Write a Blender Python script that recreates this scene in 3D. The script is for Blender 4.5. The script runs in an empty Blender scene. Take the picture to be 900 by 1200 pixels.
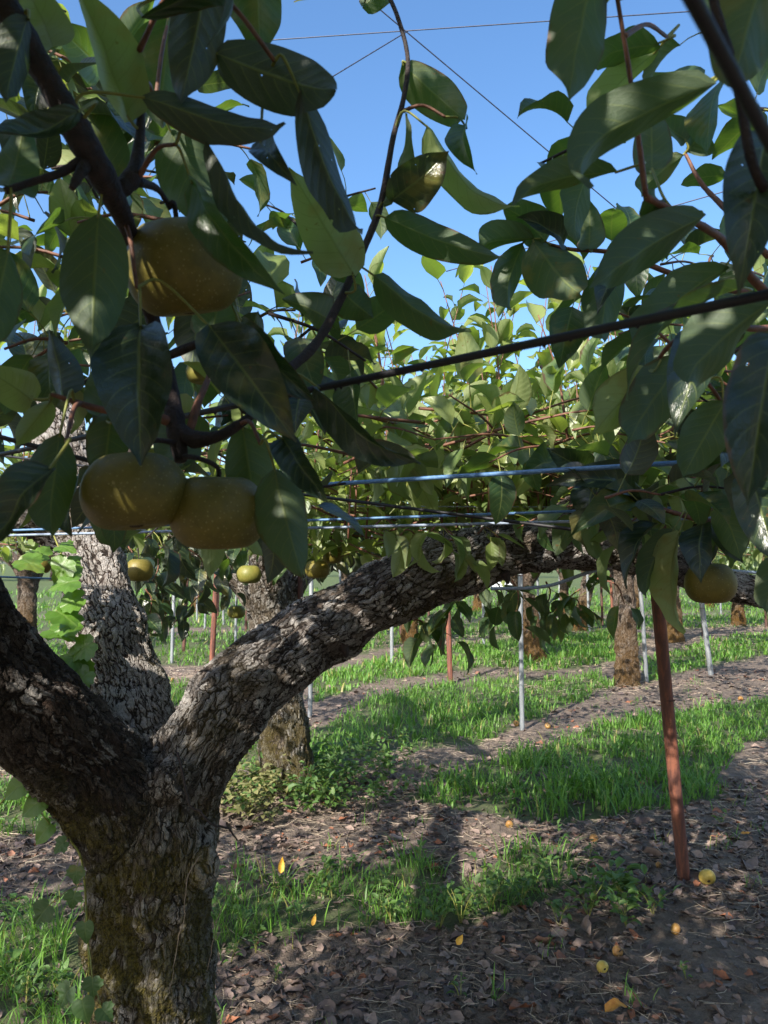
import bpy, bmesh, math, random
import numpy as np
from mathutils import Vector, Matrix

random.seed(7)
rng = np.random.default_rng(7)
S = bpy.context.scene
C = S.collection
R = math.radians

# ------------------------------------------------------------------ camera
CAM_Z = 1.5
F_PX, CX, CY, HOR = 900.0, 450.0, 600.0, 660.0
PITCH = math.atan((HOR - CY) / F_PX)
cam = bpy.data.cameras.new('camera')
cam.sensor_fit = 'VERTICAL'
cam.sensor_height = 36.0
cam.lens = 36.0 * F_PX / 1200.0
cam.clip_start = 0.02
cam.clip_end = 3000
cam.dof.use_dof = True
cam.dof.focus_distance = 2.1
cam.dof.aperture_fstop = 13.0
camo = bpy.data.objects.new('camera', cam)
C.objects.link(camo)
camo.location = (0, 0, CAM_Z)
camo.rotation_euler = (math.pi / 2 + PITCH, 0, 0)
S.camera = camo

# ------------------------------------------------------------------ sky, sun, exposure
SUN_EL, SUN_AZ = R(36), R(212)          # azimuth clockwise from +Y: the sun stands behind the camera, a little to one side
w = bpy.data.worlds.new('World')
S.world = w
w.use_nodes = True
wn = w.node_tree
sky = wn.nodes.new('ShaderNodeTexSky')
sky.sky_type = 'NISHITA'
sky.sun_disc = False
sky.sun_elevation = SUN_EL
sky.sun_rotation = SUN_AZ
sky.air_density = 1.0
sky.dust_density = 2.2
sky.ozone_density = 2.6
bg = wn.nodes['Background']
bg.inputs['Strength'].default_value = 0.14
hs = wn.nodes.new('ShaderNodeHueSaturation')
hs.inputs['Saturation'].default_value = 1.18
wn.links.new(sky.outputs[0], hs.inputs['Color'])
wn.links.new(hs.outputs[0], bg.inputs[0])
sun_dir = Vector((math.sin(SUN_AZ) * math.cos(SUN_EL), math.cos(SUN_AZ) * math.cos(SUN_EL), math.sin(SUN_EL)))
sl = bpy.data.lights.new('sun', 'SUN')
sl.energy = 4.7
sl.angle = R(0.53)
sl.color = (1.0, 0.93, 0.82)
so = bpy.data.objects.new('sun', sl)
C.objects.link(so)
so.rotation_euler = (-sun_dir).to_track_quat('-Z', 'Y').to_euler()
so.location = (-3, -5, 8)
vs = S.view_settings
vs.view_transform = 'Standard'
vs.look = 'None'
vs.exposure = 1.15
vs.gamma = 1.0
vs.use_curve_mapping = False
S.render.engine = 'CYCLES'
cy = S.cycles
cy.use_denoising = True
cy.max_bounces = 6
cy.diffuse_bounces = 3
cy.glossy_bounces = 2
cy.transmission_bounces = 4
cy.transparent_max_bounces = 4
cy.caustics_reflective = False
cy.caustics_refractive = False

# ------------------------------------------------------------------ helpers: projection, noise, mesh
cp, sp = math.cos(PITCH), math.sin(PITCH)


def at(px, py, d):
    """world point seen at a pixel of the 900 x 1200 photograph, at distance d along the ground direction"""
    a, b = (px - CX) / F_PX, (CY - py) / F_PX
    v = np.array([a, cp - b * sp, sp + b * cp])
    return np.array([0, 0, CAM_Z]) + v * (d / v[1])


def gnd(px, py):
    a, b = (px - CX) / F_PX, (CY - py) / F_PX
    v = np.array([a, cp - b * sp, sp + b * cp])
    return (v * (-CAM_Z / v[2]))[:2]


def proj(P):
    P = np.asarray(P, float) - np.array([0, 0, CAM_Z])
    f = P[..., 1] * cp + P[..., 2] * sp
    u = -P[..., 1] * sp + P[..., 2] * cp
    f = np.where(np.abs(f) < 1e-6, 1e-6, f)
    return CX + F_PX * P[..., 0] / f, CY - F_PX * u / f, f


def _hash(i, j, k):
    n = (i * 374761393 + j * 668265263 + k * 1274126177) & 0xffffffff
    n = ((n ^ (n >> 13)) * 1103515245) & 0xffffffff
    n = n ^ (n >> 16)
    return (n & 0xffff) / 65535.0


def noise(P):
    P = np.asarray(P, float)
    I = np.floor(P).astype(np.int64)
    f = P - I
    f = f * f * (3 - 2 * f)
    r = 0
    for a in (0, 1):
        for b in (0, 1):
            for c in (0, 1):
                wgt = (f[..., 0] if a else 1 - f[..., 0]) * (f[..., 1] if b else 1 - f[..., 1]) * (f[..., 2] if c else 1 - f[..., 2])
                r = r + wgt * _hash(I[..., 0] + a, I[..., 1] + b, I[..., 2] + c)
    return r


def fbm(P, o=3):
    P = np.asarray(P, float)
    r, a, t = 0, 1.0, 0.0
    for i in range(o):
        r = r + a * noise(P * (2 ** i) + 17.3 * i)
        t += a
        a *= 0.5
    return r / t


def gz(x, y):
    x, y = np.asarray(x, float), np.asarray(y, float)
    P = np.stack([x, y, np.zeros_like(x)], -1)
    near = np.clip(1 - np.hypot(x, y) / 60, 0, 1)
    return (0.09 * (fbm(P * 0.7, 2) - 0.5) + 0.035 * (fbm(P * 4.0, 2) - 0.5) + 0.02 * (noise(P * 14.0) - 0.5)) * near


def mk_mesh(name, V, F, mats, uv=None, attrs=None, mi=None, smooth=True):
    """V (n,3); F: one (m,3|4) array or a list of arrays; uv per vertex; attrs {name: (n,) or (n,3)}"""
    if not isinstance(F, (list, tuple)):
        F = [F]
    F = [np.asarray(f, np.int32) for f in F if len(f)]
    me = bpy.data.meshes.new(name)
    V = np.asarray(V, np.float32)
    loops = np.concatenate([f.ravel() for f in F])
    sizes = np.concatenate([np.full(len(f), f.shape[1], np.int32) for f in F])
    starts = np.concatenate([[0], np.cumsum(sizes)[:-1]]).astype(np.int32)
    me.vertices.add(len(V))
    me.vertices.foreach_set('co', V.ravel())
    me.loops.add(len(loops))
    me.loops.foreach_set('vertex_index', loops.astype(np.int32))
    me.polygons.add(len(sizes))
    me.polygons.foreach_set('loop_start', starts)
    me.polygons.foreach_set('loop_total', sizes)
    if mi is not None:
        me.polygons.foreach_set('material_index', np.asarray(mi, np.int32))
    if uv is not None:
        l = me.uv_layers.new(name='UVMap')
        l.data.foreach_set('uv', np.asarray(uv, np.float32)[loops].ravel())
    for k, a in (attrs or {}).items():
        a = np.asarray(a, np.float32)
        if a.ndim == 1:
            me.attributes.new(k, 'FLOAT', 'POINT').data.foreach_set('value', a)
        else:
            me.attributes.new(k, 'FLOAT_VECTOR', 'POINT').data.foreach_set('vector', a.ravel())
    for m in (mats if isinstance(mats, (list, tuple)) else [mats]):
        me.materials.append(m)
    me.update(calc_edges=True)
    me.polygons.foreach_set('use_smooth', np.full(len(sizes), smooth))
    return me


def link(name, me, parent=None, loc=None):
    o = bpy.data.objects.new(name, me)
    C.objects.link(o)
    if parent is not None:
        o.parent = parent
    if loc is not None:
        o.location = tuple(loc)
    return o


def tag(o, label=None, cat=None, group=None, kind=None):
    for k, v in (('label', label), ('category', cat), ('group', group), ('kind', kind)):
        if v:
            o[k] = v
    return o


def spline(pts, n):
    """Catmull-Rom through pts (any dimension), n samples"""
    p = np.asarray(pts, float)
    if len(p) == 2:
        t = np.linspace(0, 1, n)[:, None]
        return p[0] * (1 - t) + p[1] * t
    q = np.vstack([2 * p[0] - p[1], p, 2 * p[-1] - p[-2]])
    t = np.linspace(0, len(p) - 1 - 1e-9, n)
    i = t.astype(int)
    f = (t - i)[:, None]
    a, b, c, d = q[i], q[i + 1], q[i + 2], q[i + 3]
    return 0.5 * (2 * b + (c - a) * f + (2 * a - 5 * b + 4 * c - d) * f ** 2 + (3 * b - a - 3 * c + d) * f ** 3)


def frames(P):
    T = np.gradient(P, axis=0)
    T /= np.linalg.norm(T, axis=1)[:, None] + 1e-12
    a = np.cross(T[0], [0.3, 0.2, 1.0] if abs(T[0][2]) < 0.9 else [1.0, 0.2, 0])
    a /= np.linalg.norm(a)
    A = []
    for t in T:
        a = a - t * a.dot(t)
        a /= np.linalg.norm(a) + 1e-12
        A.append(a)
    A = np.array(A)
    return T, A, np.cross(T, A)


def tube(P, r, ns=8, cap=True, jitter=0.0):
    """returns V, quads, caps(tris), bark coordinates"""
    P = np.asarray(P, float)
    n = len(P)
    r = np.broadcast_to(np.asarray(r, float), (n,))
    T, A, B = frames(P)
    th = np.linspace(0, 2 * math.pi, ns, endpoint=False)
    rr = r[:, None] * (1 + jitter * (rng.random((n, ns)) - 0.5))
    V = P[:, None] + rr[..., None] * (np.cos(th)[None, :, None] * A[:, None] + np.sin(th)[None, :, None] * B[:, None])
    s = np.concatenate([[0], np.cumsum(np.linalg.norm(np.diff(P, axis=0), axis=1))])
    bark = np.stack([rr * np.cos(th), rr * np.sin(th), np.broadcast_to(s[:, None], (n, ns))], -1)
    i, j = np.meshgrid(np.arange(n - 1), np.arange(ns), indexing='ij')
    k = (j + 1) % ns
    Q = np.stack([i * ns + j, i * ns + k, (i + 1) * ns + k, (i + 1) * ns + j], -1).reshape(-1, 4)
    V = V.reshape(-1, 3)
    bark = bark.reshape(-1, 3)
    tri = np.zeros((0, 3), int)
    if cap:
        V = np.vstack([V, P[0], P[-1]])
        bark = np.vstack([bark, [0, 0, 0], [0, 0, s[-1]]])
        a = np.arange(ns)
        b = (a + 1) % ns
        tri = np.vstack([np.stack([np.full(ns, n * ns), b, a], -1),
                         np.stack([np.full(ns, n * ns + 1), (n - 1) * ns + a, (n - 1) * ns + b], -1)])
    return V, Q, tri, bark


def merge(parts):
    """parts: list of (V, Q, tri, bark) -> one set"""
    Vs, Qs, Ts, Bs, o = [], [], [], [], 0
    for V, Q, t, b in parts:
        Vs.append(V); Qs.append(Q + o); Ts.append(t + o); Bs.append(b)
        o += len(V)
    return np.vstack(Vs), np.vstack(Qs), np.vstack(Ts), np.vstack(Bs)


# ------------------------------------------------------------------ materials
class NT:
    def __init__(self, name):
        self.m = bpy.data.materials.new(name)
        self.m.use_nodes = True
        self.t = self.m.node_tree
        self.t.nodes.clear()
        self.out = self.n('ShaderNodeOutputMaterial')

    def n(self, typ, ins=None, **props):
        nd = self.t.nodes.new(typ)
        for k, v in props.items():
            setattr(nd, k, v)
        for k, v in (ins or {}).items():
            if isinstance(v, bpy.types.NodeSocket):
                self.t.links.new(v, nd.inputs[k])
            else:
                s = nd.inputs[k]
                if hasattr(s.default_value, '__len__') and not hasattr(v, '__len__'):
                    v = (v, v, v, 1)[:len(s.default_value)]
                if hasattr(v, '__len__') and len(v) == 3 and len(s.default_value) == 4:
                    v = (*v, 1)
                s.default_value = v
        return nd

    def math(self, op, a, b=0.0, c=None):
        ins = {0: a, 1: b}
        if c is not None:
            ins[2] = c
        return self.n('ShaderNodeMath', ins, operation=op).outputs[0]

    def ramp(self, v, a, b, lo=0.0, hi=1.0, smooth=True):
        return self.n('ShaderNodeMapRange', {'Value': v, 'From Min': a, 'From Max': b, 'To Min': lo, 'To Max': hi},
                      interpolation_type='SMOOTHSTEP' if smooth else 'LINEAR').outputs[0]

    def mix(self, f, a, b, mode='MIX'):
        nd = self.n('ShaderNodeMix', None, data_type='RGBA', blend_type=mode)
        for i, v in ((0, f), (6, a), (7, b)):
            s = nd.inputs[i]
            if isinstance(v, bpy.types.NodeSocket):
                self.t.links.new(v, s)
            elif i == 0:
                s.default_value = v
            else:
                s.default_value = (*v, 1) if len(v) == 3 else v
        return nd.outputs[2]

    def attr(self, name):
        return self.n('ShaderNodeAttribute', None, attribute_name=name)

    def noise(self, vec, scale, detail=3, rough=0.55, out=0):
        ins = {'Scale': scale, 'Detail': detail, 'Roughness': rough}
        if vec is not None:
            ins['Vector'] = vec
        return self.n('ShaderNodeTexNoise', ins).outputs[out]

    def bump(self, h, strength, dist, normal=None):
        ins = {'Height': h, 'Strength': strength, 'Distance': dist}
        if normal is not None:
            ins['Normal'] = normal
        return self.n('ShaderNodeBump', ins).outputs[0]

    def pbsdf(self, **ins):
        return self.n('ShaderNodeBsdfPrincipled', {k.replace('_', ' '): v for k, v in ins.items()})

    def surf(self, s):
        self.t.links.new(s, self.out.inputs['Surface'])
        return self.m


def leaf_material(name, dark, light, under, trans, tfac=0.34, rough=0.31, veins=9.0, spots=True, bump=0.36, crinkle=0.7, holes=False, veincol=(0.15, 0.19, 0.055)):
    t = NT(name)
    geo = t.n('ShaderNodeNewGeometry')
    uv = t.n('ShaderNodeUVMap', None, uv_map='UVMap').outputs[0]
    sep = t.n('ShaderNodeSeparateXYZ', {0: uv})
    u = t.math('SUBTRACT', sep.outputs[0], 0.5)
    au = t.math('MULTIPLY', t.math('ABSOLUTE', u), 2.0)
    v = sep.outputs[1]
    mid = t.ramp(au, 0.02, 0.075, 1, 0)
    ph = t.math('MULTIPLY', t.math('SUBTRACT', v, t.math('MULTIPLY', t.math('POWER', au, 1.3), 0.2)), veins)
    ph = t.math('ADD', ph, t.math('MULTIPLY', t.math('GREATER_THAN', u, 0.0), 0.43))
    fr = t.math('ABSOLUTE', t.math('SUBTRACT', t.math('FRACT', ph), 0.5))
    lat = t.math('MULTIPLY', t.ramp(fr, 0.0, 0.09, 1, 0), t.ramp(au, 0.55, 0.98, 1, 0))
    quilt = t.ramp(fr, 0.0, 0.5, 0, 1)
    vein = t.math('MAXIMUM', mid, t.math('MULTIPLY', lat, 0.7))
    nv = t.n('ShaderNodeVectorMath', {0: uv, 1: (11.0, 17.0, 1.0)}, operation='MULTIPLY').outputs[0]
    net = t.ramp(t.n('ShaderNodeTexVoronoi', {'Vector': nv, 'Scale': 1.6}, feature='DISTANCE_TO_EDGE', voronoi_dimensions='2D').outputs['Distance'], 0.0, 0.16, 1, 0)
    vein = t.math('MAXIMUM', vein, t.math('MULTIPLY', net, 0.10))
    info = t.n('ShaderNodeObjectInfo')
    rnd = t.math('FRACT', t.math('ADD', info.outputs['Random'], t.attr('rnd').outputs['Fac']))
    rnd2 = t.math('FRACT', t.math('MULTIPLY', rnd, 7.13))
    pos = geo.outputs['Position']
    n1 = t.noise(pos, 70.0, 3)
    col = t.mix(t.math('ADD', t.math('MULTIPLY', rnd, 0.75), t.math('MULTIPLY', n1, 0.25)), dark, light)
    und = t.mix(0.62, col, under)
    col = t.mix(geo.outputs['Backfacing'], col, und)
    old = t.math('MULTIPLY', t.ramp(rnd2, 0.68, 1.0), t.ramp(t.noise(pos, 26.0, 3), 0.46, 0.68))
    col = t.mix(t.math('MULTIPLY', old, 0.6), col, (0.20, 0.17, 0.03))
    if spots:
        sp_ = t.math('MULTIPLY', t.ramp(t.noise(pos, 95.0, 2), 0.69, 0.74), t.ramp(rnd2, 0.3, 0.8))
        col = t.mix(sp_, col, (0.13, 0.055, 0.02))
    col = t.mix(t.math('MULTIPLY', vein, 0.75), col, veincol)
    if spots:
        edge = t.math('MULTIPLY', t.ramp(t.math('ADD', au, t.math('MULTIPLY', t.noise(pos, 48.0, 3), 0.5)), 1.13, 1.22), t.ramp(t.math('FRACT', t.math('MULTIPLY', rnd, 3.7)), 0.5, 0.7))
        col = t.mix(edge, col, (0.075, 0.035, 0.018))
    h = t.math('ADD', t.math('MULTIPLY', quilt, 0.35), t.math('SUBTRACT', t.math('MULTIPLY', t.noise(pos, 60.0 if not holes else 38.0, 3), crinkle), t.math('MULTIPLY', net, 0.12)))
    h = t.math('SUBTRACT', h, t.math('MULTIPLY', mid, 0.7))
    nrm = t.bump(h, bump, 0.002)
    rg = t.math('ADD', t.math('MULTIPLY', geo.outputs['Backfacing'], 0.22), t.math('ADD', rough, t.math('MULTIPLY', n1, 0.12)))
    p = t.pbsdf(Base_Color=col, Roughness=rg, Normal=nrm)
    p.inputs['Specular IOR Level'].default_value = 0.6 if not holes else 0.85
    tc = t.mix(t.math('MULTIPLY', vein, 0.35), t.mix(rnd, trans, tuple(c * 1.35 for c in trans)), (0.28, 0.33, 0.06))
    tc = t.mix(t.math('MULTIPLY', old, 0.5), tc, (0.45, 0.33, 0.04))
    tr = t.n('ShaderNodeBsdfTranslucent', {'Color': tc})
    mx = t.n('ShaderNodeMixShader', {0: tfac, 1: p.outputs[0], 2: tr.outputs[0]})
    if holes:
        hv = t.n('ShaderNodeVectorMath', {0: uv, 1: (5.0, 9.0, 1.0)}, operation='MULTIPLY').outputs[0]
        hv = t.n('ShaderNodeVectorMath', {0: hv, 1: t.n('ShaderNodeCombineXYZ', {0: t.math('MULTIPLY', rnd, 37.0), 1: t.math('MULTIPLY', rnd, 91.0)}).outputs[0]}, operation='ADD').outputs[0]
        hole = t.math('MULTIPLY', t.math('GREATER_THAN', t.noise(hv, 1.3, 2), 0.725), t.math('GREATER_THAN', t.math('FRACT', t.math('MULTIPLY', rnd, 5.3)), 0.35))
        mx = t.n('ShaderNodeMixShader', {0: hole, 1: mx.outputs[0], 2: t.n('ShaderNodeBsdfTransparent').outputs[0]})
    return t.surf(mx.outputs[0])


def simple(name, c1, c2, scale=30, rough=0.7, bump=0.3, dist=0.002, coord='Position', metallic=0.0, detail=4):
    t = NT(name)
    pos = t.n('ShaderNodeNewGeometry').outputs['Position']
    f = t.noise(pos, scale, detail)
    col = t.mix(t.ramp(f, 0.3, 0.7), c1, c2)
    p = t.pbsdf(Base_Color=col, Roughness=t.ramp(f, 0.2, 0.8, rough - 0.08, rough + 0.12), Metallic=metallic,
                Normal=t.bump(t.noise(pos, scale * 3, 3), bump, dist))
    return t.surf(p.outputs[0])


def bark_material(name, plate_a, plate_b, pale, pale_amt, moss_col, disp=0.013, cell=(80, 80, 19), moss_lo=0.50):
    t = NT(name)
    bc = t.attr('bark').outputs['Vector']
    moss = t.attr('moss').outputs['Fac']

    def vm(op, a, b):
        return t.n('ShaderNodeVectorMath', {0: a, 1: b}, operation=op).outputs[0]

    def warp(src, scale, amt):
        wv = t.n('ShaderNodeTexNoise', {'Vector': src, 'Scale': scale, 'Detail': 3.0}).outputs['Color']
        return vm('ADD', src, vm('MULTIPLY', vm('SUBTRACT', wv, (0.5, 0.5, 0.5)), (amt, amt, amt)))
    b2 = warp(warp(bc, 9.0, 0.05), 45.0, 0.022)
    c1 = vm('MULTIPLY', b2, cell)
    c2 = vm('MULTIPLY', b2, tuple(x * 2.6 for x in cell))
    e1 = t.n('ShaderNodeTexVoronoi', {'Vector': c1, 'Scale': 1.0}, feature='DISTANCE_TO_EDGE').outputs['Distance']
    k1 = t.n('ShaderNodeTexVoronoi', {'Vector': c1, 'Scale': 1.0}, feature='F1').outputs['Color']
    e2 = t.n('ShaderNodeTexVoronoi', {'Vector': c2, 'Scale': 1.0}, feature='DISTANCE_TO_EDGE').outputs['Distance']
    ks = t.n('ShaderNodeSeparateColor', {0: k1})
    r1, r2 = ks.outputs[0], ks.outputs[1]
    fine = t.noise(c1, 3.2, 6, 0.7)
    ridge = t.noise(vm('MULTIPLY', b2, (75, 75, 11)), 1.0, 4, 0.6)
    fib = t.noise(vm('MULTIPLY', b2, (330, 330, 45)), 1.0, 3)
    big = t.noise(bc, 5.5, 4, 0.6)
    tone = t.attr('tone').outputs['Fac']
    wid = t.math('ADD', 0.25, t.math('MULTIPLY', t.ramp(t.noise(bc, 38.0, 3), 0.3, 0.7), 1.9))
    e1 = t.math('DIVIDE', e1, wid)
    e2 = t.math('DIVIDE', e2, wid)
    plate = t.ramp(e1, 0.0, 0.11)
    plate2 = t.ramp(e2, 0.0, 0.13)
    tilt = t.math('MULTIPLY', t.math('SUBTRACT', r1, 0.35), plate)
    h = t.math('ADD', t.math('MULTIPLY', plate, 0.34), t.math('MULTIPLY', plate2, 0.14))
    h = t.math('ADD', h, t.math('MULTIPLY', tilt, 0.30))
    h = t.math('ADD', h, t.math('MULTIPLY', ridge, 0.75))
    h = t.math('ADD', h, t.math('MULTIPLY', fine, 0.42))
    mm = t.math('MULTIPLY', moss, t.ramp(t.math('ADD', t.noise(bc, 13.0, 4), t.math('MULTIPLY', t.noise(bc, 70.0, 3), 0.35)), moss_lo, moss_lo + 0.24))
    mfine = t.noise(bc, 420.0, 3)
    h = t.math('ADD', h, t.math('MULTIPLY', mm, t.math('MULTIPLY', mfine, 0.5)))
    col = t.mix(t.ramp(t.math('ADD', t.math('MULTIPLY', r2, 0.35), t.math('ADD', t.math('MULTIPLY', fib, 0.55), t.math('MULTIPLY', fine, 0.5))), 0.4, 1.0), plate_a, plate_b)
    col = t.mix(t.math('MULTIPLY', t.ramp(big, 0.5, 0.66), 0.75), col, (0.075, 0.036, 0.020))
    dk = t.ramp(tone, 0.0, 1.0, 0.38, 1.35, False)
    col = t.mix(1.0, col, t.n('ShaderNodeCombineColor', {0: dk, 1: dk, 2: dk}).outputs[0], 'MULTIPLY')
    patch = t.math('ADD', t.math('MULTIPLY', t.math('SUBTRACT', tone, 0.5), 0.30), t.math('MULTIPLY', r1, 0.22))
    patch = t.math('ADD', patch, t.math('ADD', t.math('MULTIPLY', fib, 0.28), t.math('MULTIPLY', t.noise(bc, 11.0, 5, 0.65), 1.0)))
    pl = t.math('MULTIPLY', t.ramp(patch, 0.62, 0.90), t.math('MULTIPLY', plate, t.ramp(fine, 0.28, 0.5)))
    col = t.mix(t.math('MULTIPLY', pl, pale_amt), col, pale)
    crack = t.math('MULTIPLY', t.ramp(e1, 0.0, 0.07), t.math('MULTIPLY', t.ramp(e2, 0.0, 0.05, 0.4, 1.0), t.ramp(ridge, 0.26, 0.42)))
    col = t.mix(crack, (0.016, 0.012, 0.010), col)
    mc = t.mix(mfine, tuple(c * 0.35 for c in moss_col), tuple(c * 1.5 for c in moss_col))
    mlump = t.noise(bc, 170.0, 3, 0.7)
    mc = t.mix(t.ramp(mlump, 0.35, 0.65), tuple(c * 0.25 for c in moss_col), mc)
    col = t.mix(t.math('MULTIPLY', mm, 0.85), col, mc)
    p = t.pbsdf(Base_Color=col, Roughness=0.88, Normal=t.bump(t.math('ADD', t.math('ADD', fine, fib), t.math('MULTIPLY', t.math('MULTIPLY', mm, mlump), 3.0)), 0.6, 0.004))
    p.inputs['Specular IOR Level'].default_value = 0.25
    d = t.n('ShaderNodeDisplacement', {'Height': h, 'Midlevel': 0.9, 'Scale': disp})
    t.t.links.new(d.outputs[0], t.out.inputs['Displacement'])
    t.m.displacement_method = 'BOTH'
    return t.surf(p.outputs[0])


M = {}
M['leaf'] = leaf_material('pear_leaf', (0.016, 0.040, 0.017), (0.032, 0.068, 0.024), (0.085, 0.120, 0.068), (0.13, 0.25, 0.02), tfac=0.28)  # near leaves: foreground shade put into the colour, darker than the canopy copy
M['leaf_mid'] = leaf_material('canopy_pear_leaf', (0.065, 0.115, 0.034), (0.135, 0.190, 0.060), (0.17, 0.21, 0.11), (0.22, 0.35, 0.035), tfac=0.32)  # same leaf, its colour lightened for the sunlit canopy
M['leaf_old'] = leaf_material('old_pear_leaf', (0.010, 0.023, 0.015), (0.019, 0.038, 0.020), (0.050, 0.070, 0.050), (0.06, 0.11, 0.016), tfac=0.2, rough=0.26, bump=0.42, crinkle=1.3, holes=True)
M['leaf_young'] = leaf_material('young_pear_leaf', (0.135, 0.195, 0.052), (0.255, 0.295, 0.105), (0.26, 0.30, 0.15), (0.34, 0.46, 0.055), tfac=0.38)
M['vine_leaf'] = leaf_material('vine_leaf', (0.075, 0.17, 0.022), (0.12, 0.23, 0.03), (0.15, 0.21, 0.07), (0.22, 0.42, 0.03), tfac=0.38, veins=5.0, spots=False, veincol=(0.16, 0.26, 0.06))
M['vine_dull'] = leaf_material('dull_vine_leaf', (0.028, 0.070, 0.017), (0.046, 0.105, 0.024), (0.07, 0.11, 0.04), (0.09, 0.19, 0.02), tfac=0.28, rough=0.5, veins=5.0, spots=False, veincol=(0.08, 0.14, 0.04))
M['weed'] = leaf_material('weed_leaf', (0.045, 0.11, 0.025), (0.09, 0.18, 0.035), (0.10, 0.15, 0.06), (0.14, 0.28, 0.03), tfac=0.3, rough=0.5, veins=4.0, spots=False)
M['dry_weed'] = leaf_material('dry_weed_leaf', (0.13, 0.14, 0.05), (0.26, 0.24, 0.10), (0.20, 0.20, 0.10), (0.22, 0.25, 0.05), tfac=0.25, rough=0.6, veins=4.0, spots=False)
M['petiole'] = simple('petiole', (0.16, 0.19, 0.04), (0.26, 0.25, 0.05), 60, 0.5, 0.1)
M['twig'] = simple('twig_bark', (0.10, 0.045, 0.028), (0.20, 0.085, 0.05), 120, 0.6, 0.5, 0.001)
M['dark_twig'] = simple('old_twig_bark', (0.012, 0.008, 0.009), (0.042, 0.028, 0.026), 90, 0.75, 0.8, 0.003)
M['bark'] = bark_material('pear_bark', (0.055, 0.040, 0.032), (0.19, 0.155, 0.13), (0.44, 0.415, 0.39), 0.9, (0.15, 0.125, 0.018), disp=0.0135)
M['bark_far'] = bark_material('far_pear_bark', (0.07, 0.05, 0.038), (0.17, 0.13, 0.10), (0.40, 0.36, 0.32), 0.45, (0.20, 0.105, 0.018), disp=0.02, cell=(50, 50, 13), moss_lo=0.40)
M['bark_second'] = bark_material('mossy_pear_bark', (0.08, 0.06, 0.045), (0.20, 0.165, 0.135), (0.52, 0.50, 0.47), 0.8, (0.13, 0.10, 0.016), disp=0.018, cell=(50, 50, 12), moss_lo=0.46)


def wire_mat(name, c1, c2, rough, metallic, sc=150):
    return simple(name, c1, c2, sc, rough, 0.3, 0.0008, metallic=metallic)


M['black_wire'] = wire_mat('black_cable', (0.004, 0.004, 0.006), (0.012, 0.012, 0.016), 0.55, 0.0)
M['blue_pipe'] = wire_mat('pale_blue_cable', (0.06, 0.16, 0.34), (0.13, 0.25, 0.44), 0.5, 0.0)
M['steel_wire'] = wire_mat('galvanised_wire', (0.16, 0.22, 0.32), (0.30, 0.36, 0.46), 0.5, 0.0)
M['sky_wire'] = wire_mat('thin_wire', (0.02, 0.03, 0.07), (0.05, 0.06, 0.10), 0.5, 0.2)
M['clip'] = wire_mat('blue_plastic', (0.0, 0.10, 0.55), (0.01, 0.16, 0.7), 0.35, 0.0)


def post_mat(name, base, streak, rough, metallic):
    t = NT(name)
    tc = t.n('ShaderNodeTexCoord').outputs['Object']
    st = t.n('ShaderNodeVectorMath', {0: tc, 1: (40, 40, 4)}, operation='MULTIPLY').outputs[0]
    f = t.noise(st, 1.0, 5, 0.65)
    g = t.noise(tc, 160.0, 4)
    col = t.mix(t.ramp(f, 0.38, 0.66), base, streak)
    col = t.mix(t.ramp(g, 0.55, 0.75, 0, 0.5), col, tuple(c * 0.4 for c in base))
    p = t.pbsdf(Base_Color=col, Roughness=t.ramp(f, 0.2, 0.8, rough, rough + 0.2), Metallic=metallic, Normal=t.bump(g, 0.5, 0.0015))
    return t.surf(p.outputs[0])


M['rust'] = post_mat('rusty_pipe', (0.085, 0.034, 0.026), (0.22, 0.078, 0.045), 0.65, 0.0)
M['dark_rust'] = post_mat('dark_rusty_pipe', (0.055, 0.028, 0.024), (0.12, 0.05, 0.035), 0.7, 0.0)
M['zinc'] = post_mat('galvanised_pipe', (0.19, 0.21, 0.23), (0.31, 0.33, 0.35), 0.45, 0.3)


def pear_mat(name, c1, c2, dotcol, russet=0.0):
    t = NT(name)
    tc = t.n('ShaderNodeTexCoord').outputs['Object']
    n1 = t.noise(tc, 22.0, 4)
    n2 = t.noise(tc, 160.0, 4)
    vor = t.n('ShaderNodeTexVoronoi', {'Vector': tc, 'Scale': 240.0}, feature='F1')
    dot = t.math('MULTIPLY', t.ramp(vor.outputs['Distance'], 0.14, 0.30, 1, 0), t.ramp(t.n('ShaderNodeSeparateColor', {0: vor.outputs['Color']}).outputs[0], 0.15, 0.5))
    col = t.mix(t.ramp(t.math('ADD', t.math('MULTIPLY', n1, 0.7), t.math('MULTIPLY', n2, 0.3)), 0.35, 0.68), c1, c2)
    col = t.mix(t.math('MULTIPLY', dot, 0.42), col, dotcol)
    p = t.pbsdf(Base_Color=col, Roughness=t.ramp(n2, 0.2, 0.8, 0.40, 0.58), Normal=t.bump(t.math('ADD', dot, n2), 0.2, 0.0008))
    p.inputs['Specular IOR Level'].default_value = 0.4
    return t.surf(p.outputs[0])


M['pear'] = pear_mat('russet_pear_skin', (0.115, 0.100, 0.017), (0.192, 0.152, 0.030), (0.40, 0.34, 0.15))
M['pear_green'] = pear_mat('green_pear_skin', (0.13, 0.14, 0.025), (0.20, 0.18, 0.04), (0.3, 0.28, 0.12))
M['pear_fallen'] = pear_mat('fallen_pear_skin', (0.46, 0.31, 0.05), (0.55, 0.42, 0.11), (0.5, 0.4, 0.2))
M['pear_rotten'] = pear_mat('rotting_pear_skin', (0.22, 0.105, 0.03), (0.34, 0.20, 0.055), (0.16, 0.07, 0.025))
M['mummy'] = simple('mummified_fruit', (0.010, 0.007, 0.006), (0.035, 0.02, 0.016), 60, 0.7, 0.9, 0.006)
M['calyx'] = simple('calyx', (0.03, 0.02, 0.012), (0.07, 0.045, 0.02), 200, 0.9, 0.5)


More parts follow.
